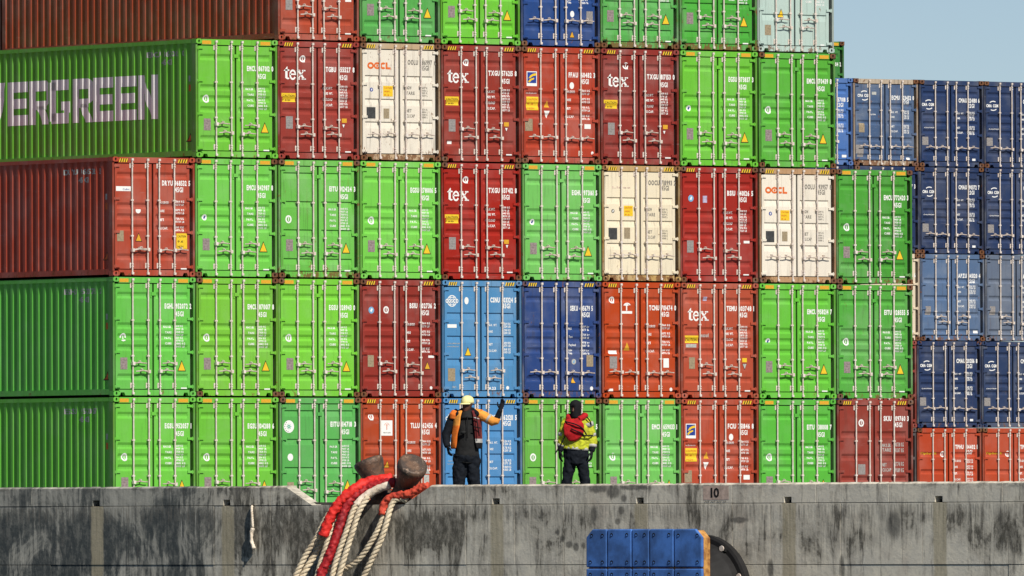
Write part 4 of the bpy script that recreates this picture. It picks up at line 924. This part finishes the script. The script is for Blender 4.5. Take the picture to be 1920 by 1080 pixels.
obj('rope_leg', rope_mesh([(722, 960, -.12), (708, 994, -.22), (692, 1022, -.30), (674, 1048, -.36), (655, 1063, -.40), (632, 1069, -.44), (612, 1067, -.47)], .046, ROPE, o), r_)
obj('rope_leg', rope_mesh([(764, 939, .03), (750, 935, -.02), (738, 940, -.08), (731, 956, -.14), (726, 975, -.20), (715, 1010, -.28), (700, 1042, -.36), (684, 1076, -.42), (664, 1118, -.5)], .049, ROPE, o), r_)
obj('chafe_sleeve', sleeve_mesh([(803, 910, .12), (786, 917, .08), (768, 926, .02), (748, 929, -.03), (730, 935, -.08), (720, 948, -.12), (717, 966, -.16)], .066, ORED, o, rough=.38, seed=12), r_)
# short frayed rope end from a hole in the wall
o = at_x(471, 960, WX-.05); fr_ = thing('frayed_rope', 'short frayed white rope end hanging from the wall left of the notch', 'rope', o)
obj('rope_leg', rope_mesh([(474, 948, .03), (472, 953, -.03), (473, 975, -.045), (474, 990, -.045)], .022, PALE, o), fr_)
obj('frayed_end', sleeve_mesh([(474, 990, -.045), (471, 1002, -.05), (472, 1016, -.05), (476, 1029, -.05)], .030, PALE, o, 'frayed_end', .5, 4), fr_)

on_wall(fr_)
# ------------------------------------------------------------------ fender
BLUEP = simple('scuffed_blue_pad', (.085, .22, .60), .40, 0, .25, 2.6, .1, dark=(.05, .11, .28)); FORANGE = simple('worn_orange_steel', (.70, .36, .10), .6, .05, .3, 9, .3, dark=(.20, .07, .025))
RUB = simple('black_rubber', (.020, .019, .019), .7, 0, .25, 4, .15)
SO = 1.56
fx_ = WX-SO
pf = lambda px, py: at_x(px, py, fx_-.21)
fo = at_x(1206, 1120, WX); fen = thing('quay_fender', 'blue padded quay fender with orange steel edge on a black rubber cone', 'fender', fo)
ybs = [pf(p, 1040).y for p in (1098, 1138, 1184, 1217, 1263, 1316)]
zt, zm = pf(1200, 992).z, pf(1200, 1065).z; zh = zt-zm
def pad(ya, yb, z0, z1, cut=None):
    mb = MB(); x0, x1 = fx_-.21-fo.x, fx_-.15-fo.x; c = .13; ya, yb = ya-fo.y, yb-fo.y; z0 -= fo.z; z1 -= fo.z
    ol = [(ya, z0), (yb, z0), (yb, z1), (ya, z1)]
    if cut == 'l': ol = [(ya, z0), (yb, z0), (yb, z1-c), (yb-c, z1), (ya, z1)]
    if cut == 'r': ol = [(ya, z0), (yb, z0), (yb, z1), (ya+c, z1), (ya, z1-c)]
    mb.prism([(x0, p[0], p[1]) for p in ol], (x1-x0, 0, 0), BLUEP); me = fix_normals(mb.mesh('pad')); o = obj('pad', me, fen)
    bv = o.modifiers.new('bevel', 'BEVEL'); bv.width = .020; bv.segments = 2
    mb2 = MB()
    for yy in (ya+.09, yb-.09):
        for zz in (z0+.08, z1-.09 if not cut else z1-.10):
            if cut == 'l' and yy > (ya+yb)/2 and zz > z0+.2: yy2 = yy-.03
            else: yy2 = yy
            mb2.tube([(x0-.003, yy2, zz), (x0+.002, yy2, zz)], .030, 10, HOLE); mb2.tube([(x0-.010, yy2, zz-.008), (x0-.001, yy2, zz-.008)], .015, 8, BLUEP)
    obj('bolt', mb2.mesh('bolt'), o)
for r in range(3):
    z1 = zt-r*zh-(.010 if r else 0); z0 = zt-(r+1)*zh+.010
    for i in range(5):
        pad(ybs[i+1]+.006, ybs[i]-.006, z0, z1, ('l' if i == 0 else 'r' if i == 4 else None) if r == 0 else None)
mb = MB(); a, b = ybs[5]-fo.y+.006, ybs[0]-fo.y-.006; z0, z1 = zt-3*zh-fo.z, zt-fo.z-.02; c = .12
mb.prism([(fx_-.15-fo.x, p[0], p[1]) for p in [(a, z0), (b, z0), (b, z1-c), (b-c, z1), (a+c, z1), (a, z1-c)]], (.15, 0, 0), FORANGE)
me = fix_normals(mb.mesh('steel_frame')); o_ = obj('steel_frame', me, fen); bv = o_.modifiers.new('bevel', 'BEVEL'); bv.width = .015; bv.segments = 2
mb = MB(); cy, cz = at_x(1206, 1120, fx_-.1).y-fo.y, at_x(1206, 1120, fx_).z-fo.z
cy = pf(1206, 1120).y-fo.y; cz = pf(1206, 1120).z-fo.z
xs = lambda d: fx_-fo.x+d
mb.tube([(xs(0), cy, cz), (xs(.06), cy, cz), (xs(.10), cy, cz), (xs(.22), cy, cz), (xs(.75), cy, cz), (xs(1.02), cy, cz), (xs(1.14), cy, cz)], [.70, .70, .54, .50, .72, .84, .86], 40, RUB); obj('rubber_cone', mb.mesh('rubber_cone', False), fen)
mb = MB(); mb.tube([(xs(1.14), cy, cz), (xs(1.16), cy, cz), (xs(1.27), cy, cz), (xs(1.295), cy, cz)], [.93, .97, .97, .94], 44, RUB); fl_ = obj('flange', mb.mesh('flange'), fen)
mb = MB()
for k in range(10):
    q = 2*math.pi*(k+.42)/10; yy, zz = cy+.90*math.cos(q), cz+.90*math.sin(q)
    mb.tube([(xs(1.08), yy, zz), (xs(1.16), yy, zz)], .045, 8, STEEL); mb.box(xs(1.10), xs(1.15), yy-.06, yy+.06, zz-.05, zz+.05, RUB)
obj('bolt', mb.mesh('bolt'), fl_)

on_wall(fen)
# ------------------------------------------------------------------ people
SKIN = simple('brown_skin', (.11, .045, .028), .55, 0, .15, 20)
def cloth(name, col, var=.25, rough=.85, dark=None): return simple(name, col, rough, 0, var, 9, .35, dark)
CHAR = cloth('charcoal_cloth', (.019, .019, .019)); NAVYC = cloth('dark_navy_cloth', (.006, .009, .015)); ORC = cloth('orange_hivis', (.86, .20, .025), .15); ORL = cloth('light_orange_hivis', (.92, .36, .06), .15)
MARC = cloth('maroon_nylon', (.16, .022, .022)); REFL = simple('reflective_tape', (.50, .48, .44), .4, 0, .15); BLK = cloth('black_cloth', (.010, .010, .012)); YEL = cloth('yellow_hivis', (.62, .66, .03), .25, dark=(.36, .36, .03))
REDV = cloth('red_nylon', (.50, .012, .016), .25); CAPM = simple('yellow_cap', (.86, .80, .36), .5, 0, .06)
class Fig:
    def __init__(s, px, label, x=None):
        s.x = WX+.75 if x is None else x
        g0 = WM @ at_x(px, 957, s.x); s.base = Vector((g0.x, g0.y, 0)); s.k = FPX/((s.base-CAM).dot(fw)); s.px0 = px
        hz = s.base-CAM; d = hz.dot(fw); s.py0 = 540-FPX*hz.dot(up)/d
        s.root = thing('person', label, 'person', s.base, -YAW)
    def P(s, px, py, d=0): return Vector(((px-s.px0)/s.k, -d, (s.py0-py)/s.k))   # local: x right, -y to the camera, z up
    def part(s, name, mb, vox=.012, smooth=4, parent=None, disp=0.0, dscale=.12):
        o = obj(name, mb.mesh(name, True), parent or s.root)
        if vox:
            m = o.modifiers.new('remesh', 'REMESH'); m.mode = 'VOXEL'; m.voxel_size = vox; m.use_smooth_shade = True
            m = o.modifiers.new('smooth', 'SMOOTH'); m.factor = .5; m.iterations = smooth
        if disp:
            t = bpy.data.textures.new(name+'_folds', 'CLOUDS'); t.noise_scale = dscale; t.noise_depth = 2
            m = o.modifiers.new('folds', 'DISPLACE'); m.texture = t; m.strength = disp; m.mid_level = .5; m.texture_coords = 'LOCAL'
        return o
def head(mb, c, yaw, s=1.0, mat=None):      # c: centre of the skull
    M = Matrix.Translation(c) @ Matrix.Rotation(yaw, 4, 'Z') @ Matrix.Scale(s, 4)
    T = lambda x, y, z: M @ Vector((x, y, z))
    prof = [(-.125, .030, .034, -.050), (-.112, .046, .052, -.040), (-.085, .060, .070, -.022), (-.05, .068, .083, -.010), (-.01, .073, .092, 0), (.035, .076, .097, .004), (.075, .068, .088, .006), (.105, .046, .060, .006), (.120, .018, .025, .006)]
    vs = []; K = 16
    for z, rx, ry, cy in prof:
        for k in range(K): q = 2*math.pi*k/K; vs.append(T(rx*math.cos(q), cy+ry*math.sin(q), z))
    n = len(prof); fs = [(i*K+k, i*K+(k+1) % K, (i+1)*K+(k+1) % K, (i+1)*K+k) for i in range(n-1) for k in range(K)]+[tuple(range(K))[::-1], tuple(range((n-1)*K, n*K))]
    mb.add(vs, fs, mat)
    mb.tube([T(0, -.082, .008), T(0, -.100, -.022), T(0, -.108, -.040), T(0, -.090, -.048)], [.010, .013, .017, .012], 8, mat)      # nose
    for k in (-1, 1):
        mb.tube([T(k*.072, .0, .018), T(k*.082, .012, .0), T(k*.076, .005, -.035)], [.013, .018, .010], 6, mat)                   # ears
        mb.tube([T(k*.018, -.085, .026), T(k*.055, -.070, .024)], .011, 6, mat)                                              # brow
    mb.tube([T(-.028, -.082, -.072), T(0, -.090, -.070), T(.028, -.082, -.072)], [.008, .010, .008], 6, mat)                     # lips
    return T
def hand(mb, wrist, fdir, palm_n, side, mat, s=1.0, curl=.5, spread=.05, point=False):
    f = fdir.normalized(); n = (palm_n-f*palm_n.dot(f)).normalized(); a = f.cross(n)*side      # a: towards the thumb
    mb.tube([wrist-f*.04*s, wrist, wrist+f*.05*s, wrist+f*.095*s], [(.026*s, .034*s), (.024*s, .034*s), (.019*s, .044*s), (.015*s, .042*s)], 10, mat, ref=n)
    for i, (off, L) in enumerate(((.030, .078), (.010, .088), (-.011, .082), (-.031, .062))):
        b = wrist+f*.088*s+a*off*s; c_ = curl if not (point and i == 0) else .05; d = (f+a*off*spread*20).normalized(); pts = [b]
        for j in range(3):
            d = (d*math.cos(c_*.7)+n*math.sin(c_*.7)).normalized(); pts.append(pts[-1]+d*L*s*(.42, .33, .25)[j])
        mb.tube(pts, [.0105*s, .0100*s, .0090*s, .0070*s], 7, mat)
    b = wrist+f*.02*s+a*.03*s; d = (f*.7+a*.75+n*.25).normalized(); p1 = b+d*.045*s; d2 = (f*.95+a*.25+n*.3).normalized(); mb.tube([b-d*.02*s, b, p1, p1+d2*.032*s, p1+d2*.055*s], [.013*s, .014*s, .0125*s, .011*s, .008*s], 7, mat)

# ---- person pointing to the right
F1 = Fig(876, 'person in a yellow cap and orange vest standing left, one arm raised towards the right')
P = F1.P
hc = P(877, 758, .02)
mb = MB(); T1 = head(mb, hc, R(-38), 1.0, SKIN)
mb.tube([P(877, 768, 0), P(877, 778, -.01)], [.062, .068], 12, SKIN)
sL, eL, wL = P(850, 782), P(837, 815, .0), P(840, 838, .08); sR, eR, wR = P(898, 780), P(929, 790, .06), P(939, 768, .12)
mb.tube([P(877, 778, 0), P(877, 790, 0), P(877, 820, 0), P(877, 850, 0), P(877, 868, 0)], [(.07, .10), (.09, .13), (.09, .13), (.10, .15), (.09, .14)], 14, SKIN, ref=(0, 1, 0))
for a, e, w_ in ((sL, eL, wL), (sR, eR, wR)): mb.tube([Vector((a.x*.6, a.y, a.z+.01)), a, e, w_], [.06, .055, .045, .032], 10, SKIN)
for kx in (-1, 1):
    hx = P(877+kx*11, 865); mb.tube([hx, P(877+kx*13, 905, .01), Vector((P(877+kx*14, 905).x, 0, .09)), Vector((P(877+kx*14, 905).x, -.02, .03))], [.085, .06, .045, .05], 10, SKIN)
F1.part('body', mb, .010, 3)
mb = MB()
for k in (-1, 1): mb.ball(T1(k*.033, -.082, .012), .011, BLK)
F1.part('eyes', mb, 0)
mb = MB()                                             # overalls: bib and wide trousers in one suit
mb.tube([P(877, 777, 0), P(877, 784, .0), P(877, 800, .01), P(877, 825, .015), P(876, 850, .01), P(875, 868, 0)], [(.085, .09), (.115, .15), (.125, .165), (.135, .175), (.145, .195), (.135, .21)], 18, CHAR, ref=(0, 1, 0))
mb.tube([P(877, 785, .02), P(877, 777, .015), P(877, 770, .0)], [(.14, .14), (.115, .115), (.085, .085)], 14, CHAR)
F1.part('overalls', mb, .013, 4, disp=.02)
mb = MB()
mb.tube([P(875, 852, .01), P(875, 866, .0)], [(.15, .222), (.14, .222)], 16, NAVYC, ref=(0, 1, 0))
for kx, xb in ((-1, 861), (1, 889)):
    mb.tube([P(876+kx*11, 858), P(875+kx*12.5, 880, .01), P(xb, 906, .02), Vector((P(xb, 906).x, -.01, .20)), Vector((P(xb, 906).x, -.01, .07))], [.122, .112, .100, .095, .10], 14, NAVYC)
F1.part('trousers', mb, .012, 2, disp=.045, dscale=.09)
mb = MB()
for xb in (861, 889):
    x = P(xb, 906).x; mb.tube([(x, .06, .06), (x, -.02, .065), (x, -.12, .05), (x, -.19, .04)], [.055, .065, .055, .035], 10, BLK); mb.tube([(x, .02, .05), (x, .0, .2)], [.06, .062], 10, BLK)
    mb.box(x-.05, x+.05, -.21, .11, 0, .025, BLK)
F1.part('boots', mb, .010, 2)
mb = MB()                                             # open jacket: shell round the back, its two fronts hanging apart
rows = [(769, .160, .110, 26), (774, .200, .155, 27), (784, .222, .190, 29), (798, .228, .205, 31), (812, .232, .208, 33), (824, .240, .208, 35), (829, .244, .208, 36), (842, .248, .205, 38)]
NC = 30; vs = []; rj = random.Random(5)
for py, rx, ry, op in rows:
    for i in range(NC+1):
        th = R(op+(360-2*op)*i/NC); fold = 1+.035*math.sin(i*1.9+py*.21)+rj.uniform(-.012, .012); c0 = P(876, py)
        vs.append((c0.x+rx*fold*math.sin(th)+(-.025 if i > NC-5 and py > 800 else 0), -ry*fold*math.cos(th), c0.z))
for r in range(len(rows)-1):
    for i in range(NC):
        left = i >= NC-5; right = i < 6; q = [r*(NC+1)+i, r*(NC+1)+i+1, (r+1)*(NC+1)+i+1, (r+1)*(NC+1)+i]
        if left: m_ = ORL if r < 3 else ORC
        elif right: m_ = MARC if (r < 5 and i < 5) else (ORC if r < 5 else REFL if r == 5 else BLK)
        else: m_ = (ORC, ORC, ORC, ORC, ORC, REFL, BLK)[r]
        k_ = len(mb.v)
        mb.add([vs[a] for a in q], [(0, 1, 2, 3)], m_)
me = mb.mesh('jacket', True); bm = bmesh.new(); bm.from_mesh(me); bmesh.ops.remove_doubles(bm, verts=bm.verts, dist=.0005); bm.to_mesh(me); bm.free()
jk = obj('jacket', me, F1.root); sd = jk.modifiers.new('solid', 'SOLIDIFY'); sd.thickness = .030; sd.offset = .6; ss = jk.modifiers.new('soft', 'SUBSURF'); ss.levels = 1; ss.render_levels = 2
mb = MB(); mb.tube([P(854, 771, .03), P(851, 778, .05), P(850, 786, .05)], [.055, .075, .06], 12, ORC); mb.tube([P(898, 773, .03), P(902, 777, .03)], [.07, .07], 12, ORC); F1.part('shoulder', mb, .011, 3, disp=.012)
mb = MB(); mb.tube([P(893, 776, .19), P(896, 795, .225), P(899, 818, .225)], .009, 6, BLK); mb.tube([P(889, 783, .215), P(899, 786, .19)], .010, 6, REFL); mb.tube([P(889, 800, .225), P(902, 803, .19)], .009, 6, BLK); F1.part('straps', mb, 0)
mb = MB(); mb.tube([P(860, 769, .0), P(854, 777), sL, eL, P(838, 830, .05), wL], [.05, .07, .080, .074, .060, .050], 12, NAVYC); F1.part('sleeve', mb, .012, 3, disp=.022)
mb = MB(); mb.tube([P(890, 770, .0), P(896, 776, .02), P(908, 781, .04), P(918, 786, .05)], [.055, .085, .085, .075], 12, ORL); mb.tube([P(917, 786, .05), P(924, 790, .06), P(931, 789, .07), P(934, 783, .08)], [.075, .078, .07, .055], 12, ORC)
s2_ = F1.part('sleeve', mb, .012, 3, disp=.018)
mb = MB(); mb.tube([P(914.5, 784, .048), P(918.5, 786.5, .053)], [.086, .084], 14, REFL); F1.part('reflective_band', mb, 0, parent=None)
mb = MB(); mb.tube([P(931, 787, .075), P(935, 779, .09), wR], [.052, .048, .040], 12, NAVYC); F1.part('cuff', mb, .010, 2)
mb = MB(); hand(mb, wR, P(944, 753, .10)-wR, Vector((-.6, -1, .0)), -1, BLK, 1.05, .35, .05); F1.part('glove', mb, .0055, 1)
mb = MB(); hand(mb, wL, P(843, 856, .14)-wL, Vector((1, .2, 0)), 1, BLK, 1.05, .6); F1.part('glove', mb, .0055, 1)
mb = MB(); mb.tube([P(858, 775, .02), P(868, 770, -.03), P(877, 768, -.06), P(886, 769, -.03), P(893, 776, .02)], [.04, .05, .05, .05, .04], 10, NAVYC); mb.tube([P(864, 770, .03), P(858, 777, .10), P(856, 781, .10)], [.03, .04, .02], 8, NAVYC); mb.tube([P(889, 769, .04), P(895, 775, .12), P(898, 779, .12)], [.03, .04, .02], 8, NAVYC); F1.part('collar', mb, .010, 3)
mb = MB(); mb.tube([P(877, 780, .165), P(877, 800, .175), P(876.5, 822, .18)], .006, 6, BLK); mb.box(-.10, -.02, -.195, -.17, P(0, 808).z-.05, P(0, 808).z, CHAR); F1.part('zip', mb, 0)
# cap
mb = MB(); M = Matrix.Translation(hc) @ Matrix.Rotation(R(-38), 4, 'Z'); K = 20; vs = []
rows = [(.012, 1.0), (.045, 1.0), (.085, .93), (.115, .74), (.135, .45), (.143, .12)]
for z, f in rows:
    for k in range(K): q = 2*math.pi*k/K; vs.append(M @ Vector((.098*f*math.cos(q), .006+.120*f*math.sin(q), z)))
mb.add(vs, [(i*K+k, i*K+(k+1) % K, (i+1)*K+(k+1) % K, (i+1)*K+k) for i in range(len(rows)-1) for k in range(K)]+[tuple(range((len(rows)-1)*K, len(rows)*K)), tuple(range(K))[::-1]], CAPM)
br = []
for i in range(9):
    q = R(-165+i*150/8); br.append((.094*math.cos(q), .006+.116*math.sin(q), 1))
fr2 = []
for i in range(9):
    q = R(-165+i*150/8); fr2.append((.098*math.cos(q), .006+.120*math.sin(q)-.075*max(0, -math.sin(q))**.6, 1))
vs = [M @ Vector((x, y, .022)) for x, y, _ in br]+[M @ Vector((x, y, .004)) for x, y, _ in fr2]+[M @ Vector((x, y, .014)) for x, y, _ in br]+[M @ Vector((x, y, -.003)) for x, y, _ in fr2]
mb.add(vs, [(i, i+1, 10+i, 9+i) for i in range(8)]+[(18+i, 27+i, 28+i, 19+i) for i in range(8)]+[(9+i, 10+i, 28+i, 27+i) for i in range(8)], CAPM)
F1.part('cap', mb, 0)

# ---- person in yellow jacket
F2 = Fig(1081, 'person in a yellow jacket, red life vest and black hood standing right'); P = F2.P
hc = P(1080, 766, .02)
mb = MB(); T2 = head(mb, hc, R(-25), 1.0, SKIN)
mb.tube([P(1080, 776), P(1080, 790)], [.06, .068], 12, SKIN)
sL, eL, wL = P(1062, 795), P(1055, 825, .0), P(1050, 846, .05); sR, eR, wR = P(1102, 796), P(1110, 826, .0), P(1110, 847, .05)
mb.tube([P(1082, 785), P(1082, 800), P(1081, 830), P(1081, 850), P(1081, 866)], [(.10, .12), (.11, .17), (.10, .15), (.11, .16), (.10, .145)], 14, SKIN, ref=(0, 1, 0))
for a, e, w_ in ((sL, eL, wL), (sR, eR, wR)): mb.tube([Vector((a.x*.6, a.y, a.z+.01)), a, e, w_], [.06, .052, .045, .032], 10, SKIN)
for xt, xb in ((1071, 1063), (1091, 1097)): mb.tube([P(xt, 862), P(xb, 906, .01), Vector((P(xb, 906).x, 0, .09)), Vector((P(xb, 906).x, -.02, .03))], [.085, .06, .045, .05], 10, SKIN)
F2.part('body', mb, .010, 3)
mb = MB()
for k in (-1, 1): mb.ball(T2(k*.033, -.084, .012), .010, BLK)
F2.part('eyes', mb, 0)
mb = MB(); mb.tube([P(1081, 842, .0), P(1081, 858, 0), P(1081, 869, 0), P(1081, 873, 0)], [(.145, .205), (.15, .20), (.145, .16), (.10, .08)], 16, NAVYC, ref=(0, 1, 0))
for xt, xm, xb in ((1071, 1067, 1062.5), (1091, 1094, 1097.5)):
    mb.tube([P(xt, 856), P(xm, 880, .01), P(xb, 906, .01), Vector((P(xb, 906).x, 0, .2)), Vector((P(xb, 906).x, -.01, .07))], [.105, .094, .082, .075, .08], 14, NAVYC)
F2.part('trousers', mb, .011, 2, disp=.035, dscale=.08)
mb = MB()
for xb in (1062.5, 1097.5):
    x = P(xb, 906).x; mb.tube([(x, .06, .06), (x, -.02, .065), (x, -.12, .05), (x, -.19, .04)], [.055, .065, .055, .035], 10, BLK); mb.tube([(x, .02, .05), (x, .0, .18)], [.058, .06], 10, BLK); mb.box(x-.05, x+.05, -.21, .11, 0, .025, BLK)
F2.part('boots', mb, .010, 2)
mb = MB(); mb.tube([P(1082, 782, 0), P(1082, 790), P(1082, 806), P(1081, 825), P(1080, 842)], [(.08, .09), (.13, .185), (.145, .20), (.15, .205), (.155, .215)], 18, YEL, ref=(0, 1, 0))
mb.tube([P(1066, 786), sL, P(1058, 812, .0), eL, P(1053, 836, .03)], [.065, .088, .085, .08, .066], 12, YEL); mb.tube([P(1098, 786), sR, P(1107, 812, .0), eR, P(1111, 838, .03)], [.065, .09, .088, .085, .068], 12, YEL)
F2.part('jacket', mb, .011, 2, disp=.05, dscale=.08)
mb = MB(); mb.tube([P(1080.5, 838, 0), P(1080, 843.5, 0)], [(.150, .209), (.153, .212)], 22, REFL, ref=(0, 1, 0)); F2.part('reflective_band', mb, 0)
for a in ((P(1057, 812, 0), P(1056, 818, 0)), (P(1108, 813, 0), P(1109, 819, 0)), (P(1103, 792, .02), P(1105, 800, .01)), (P(1053.5, 833, .02), P(1053, 838, .03)), (P(1111, 834, .02), P(1111, 839, .03))):
    mb = MB(); mb.tube(list(a), [.084, .082] if a[0].z > 1.05 else [.072, .068], 14, REFL); F2.part('reflective_band', mb, 0)
mb = MB()
for w_, e in ((wL, P(1053, 838, .03)), (wR, P(1111, 839, .03))): mb.tube([e, w_], [.060, .045], 12, NAVYC)
F2.part('cuffs', mb, .010, 2)
mb = MB(); hand(mb, wL, P(1050, 866, .06)-wL, Vector((1, .3, 0)), 1, BLK, 1.05, .5); F2.part('glove', mb, .0055, 1)
mb = MB(); hand(mb, wR, P(1108, 866, .08)-wR, Vector((-1, .3, 0)), -1, BLK, 1.05, .5); F2.part('glove', mb, .0055, 1)
mb = MB()                                             # red life vest, slung a little aslant
mb.tube([P(1074, 787, .10), P(1076, 798, .17), P(1077, 812, .185), P(1080, 822, .17), P(1082, 825, .15)], [(.03, .12), (.038, .165), (.038, .165), (.034, .125), (.022, .05)], 16, REDV, ref=(0, 1, 0))
mb.tube([P(1070, 812, .16), P(1068, 824, .14)], [(.04, .06), (.03, .045)], 10, REDV, ref=(0, 1, 0))
mb.tube([P(1086, 787, .10), P(1093, 783, .08), P(1099, 779, .05), P(1094, 778, -.03)], [(.05, .07), (.05, .06), (.045, .045), (.04, .04)], 10, REDV); mb.tube([P(1067, 787, .10), P(1066, 782, .04), P(1068, 779, -.04)], [.045, .045, .04], 10, REDV)
F2.part('life_vest', mb, .010, 2, disp=.015)
mb = MB()
for pts in ([(1060, 790, .10), (1066, 792, .20), (1080, 796, .245), (1092, 803, .22), (1100, 815, .15)], [(1071, 804, .235), (1080, 808, .25), (1090, 812, .225), (1095, 816, .18)], [(1088, 815, .20), (1097, 817, .17), (1112, 817, .10)],
            [(1060, 817, .16), (1054, 830, .14), (1046, 843, .12), (1041, 851, .12)], [(1101, 782, .10), (1107, 790, .11), (1109, 797, .09)]):
    mb.tube(smooth_path([P(*q) for q in pts], 5), .011, 6, BLK)
F2.part('straps', mb, 0)
mb = MB(); c_ = hc; M = Matrix.Translation(hc) @ Matrix.Rotation(R(-25), 4, 'Z')      # knitted hood: open oval for the eyes
K = 20; vs = []; rows = [(-.16, .085, .090), (-.12, .080, .095), (-.07, .084, .102), (-.03, .088, .104), (.035, .092, .110), (.08, .090, .108), (.115, .066, .080), (.138, .02, .03)]
for z, rx, ry in rows:
    for k in range(K): q = 2*math.pi*k/K; vs.append(M @ Vector((rx*math.cos(q), ry*math.sin(q), z)))
fs = []
for i in range(len(rows)-1):
    for k in range(K):
        if i == 3 and 14 <= k <= 15: continue
        fs.append((i*K+k, i*K+(k+1) % K, (i+1)*K+(k+1) % K, (i+1)*K+k))
fs.append(tuple(range((len(rows)-1)*K, len(rows)*K))); mb.add(vs, fs, BLK)
ho = F2.part('hood', mb, 0); sd = ho.modifiers.new('solid', 'SOLIDIFY'); sd.thickness = .012
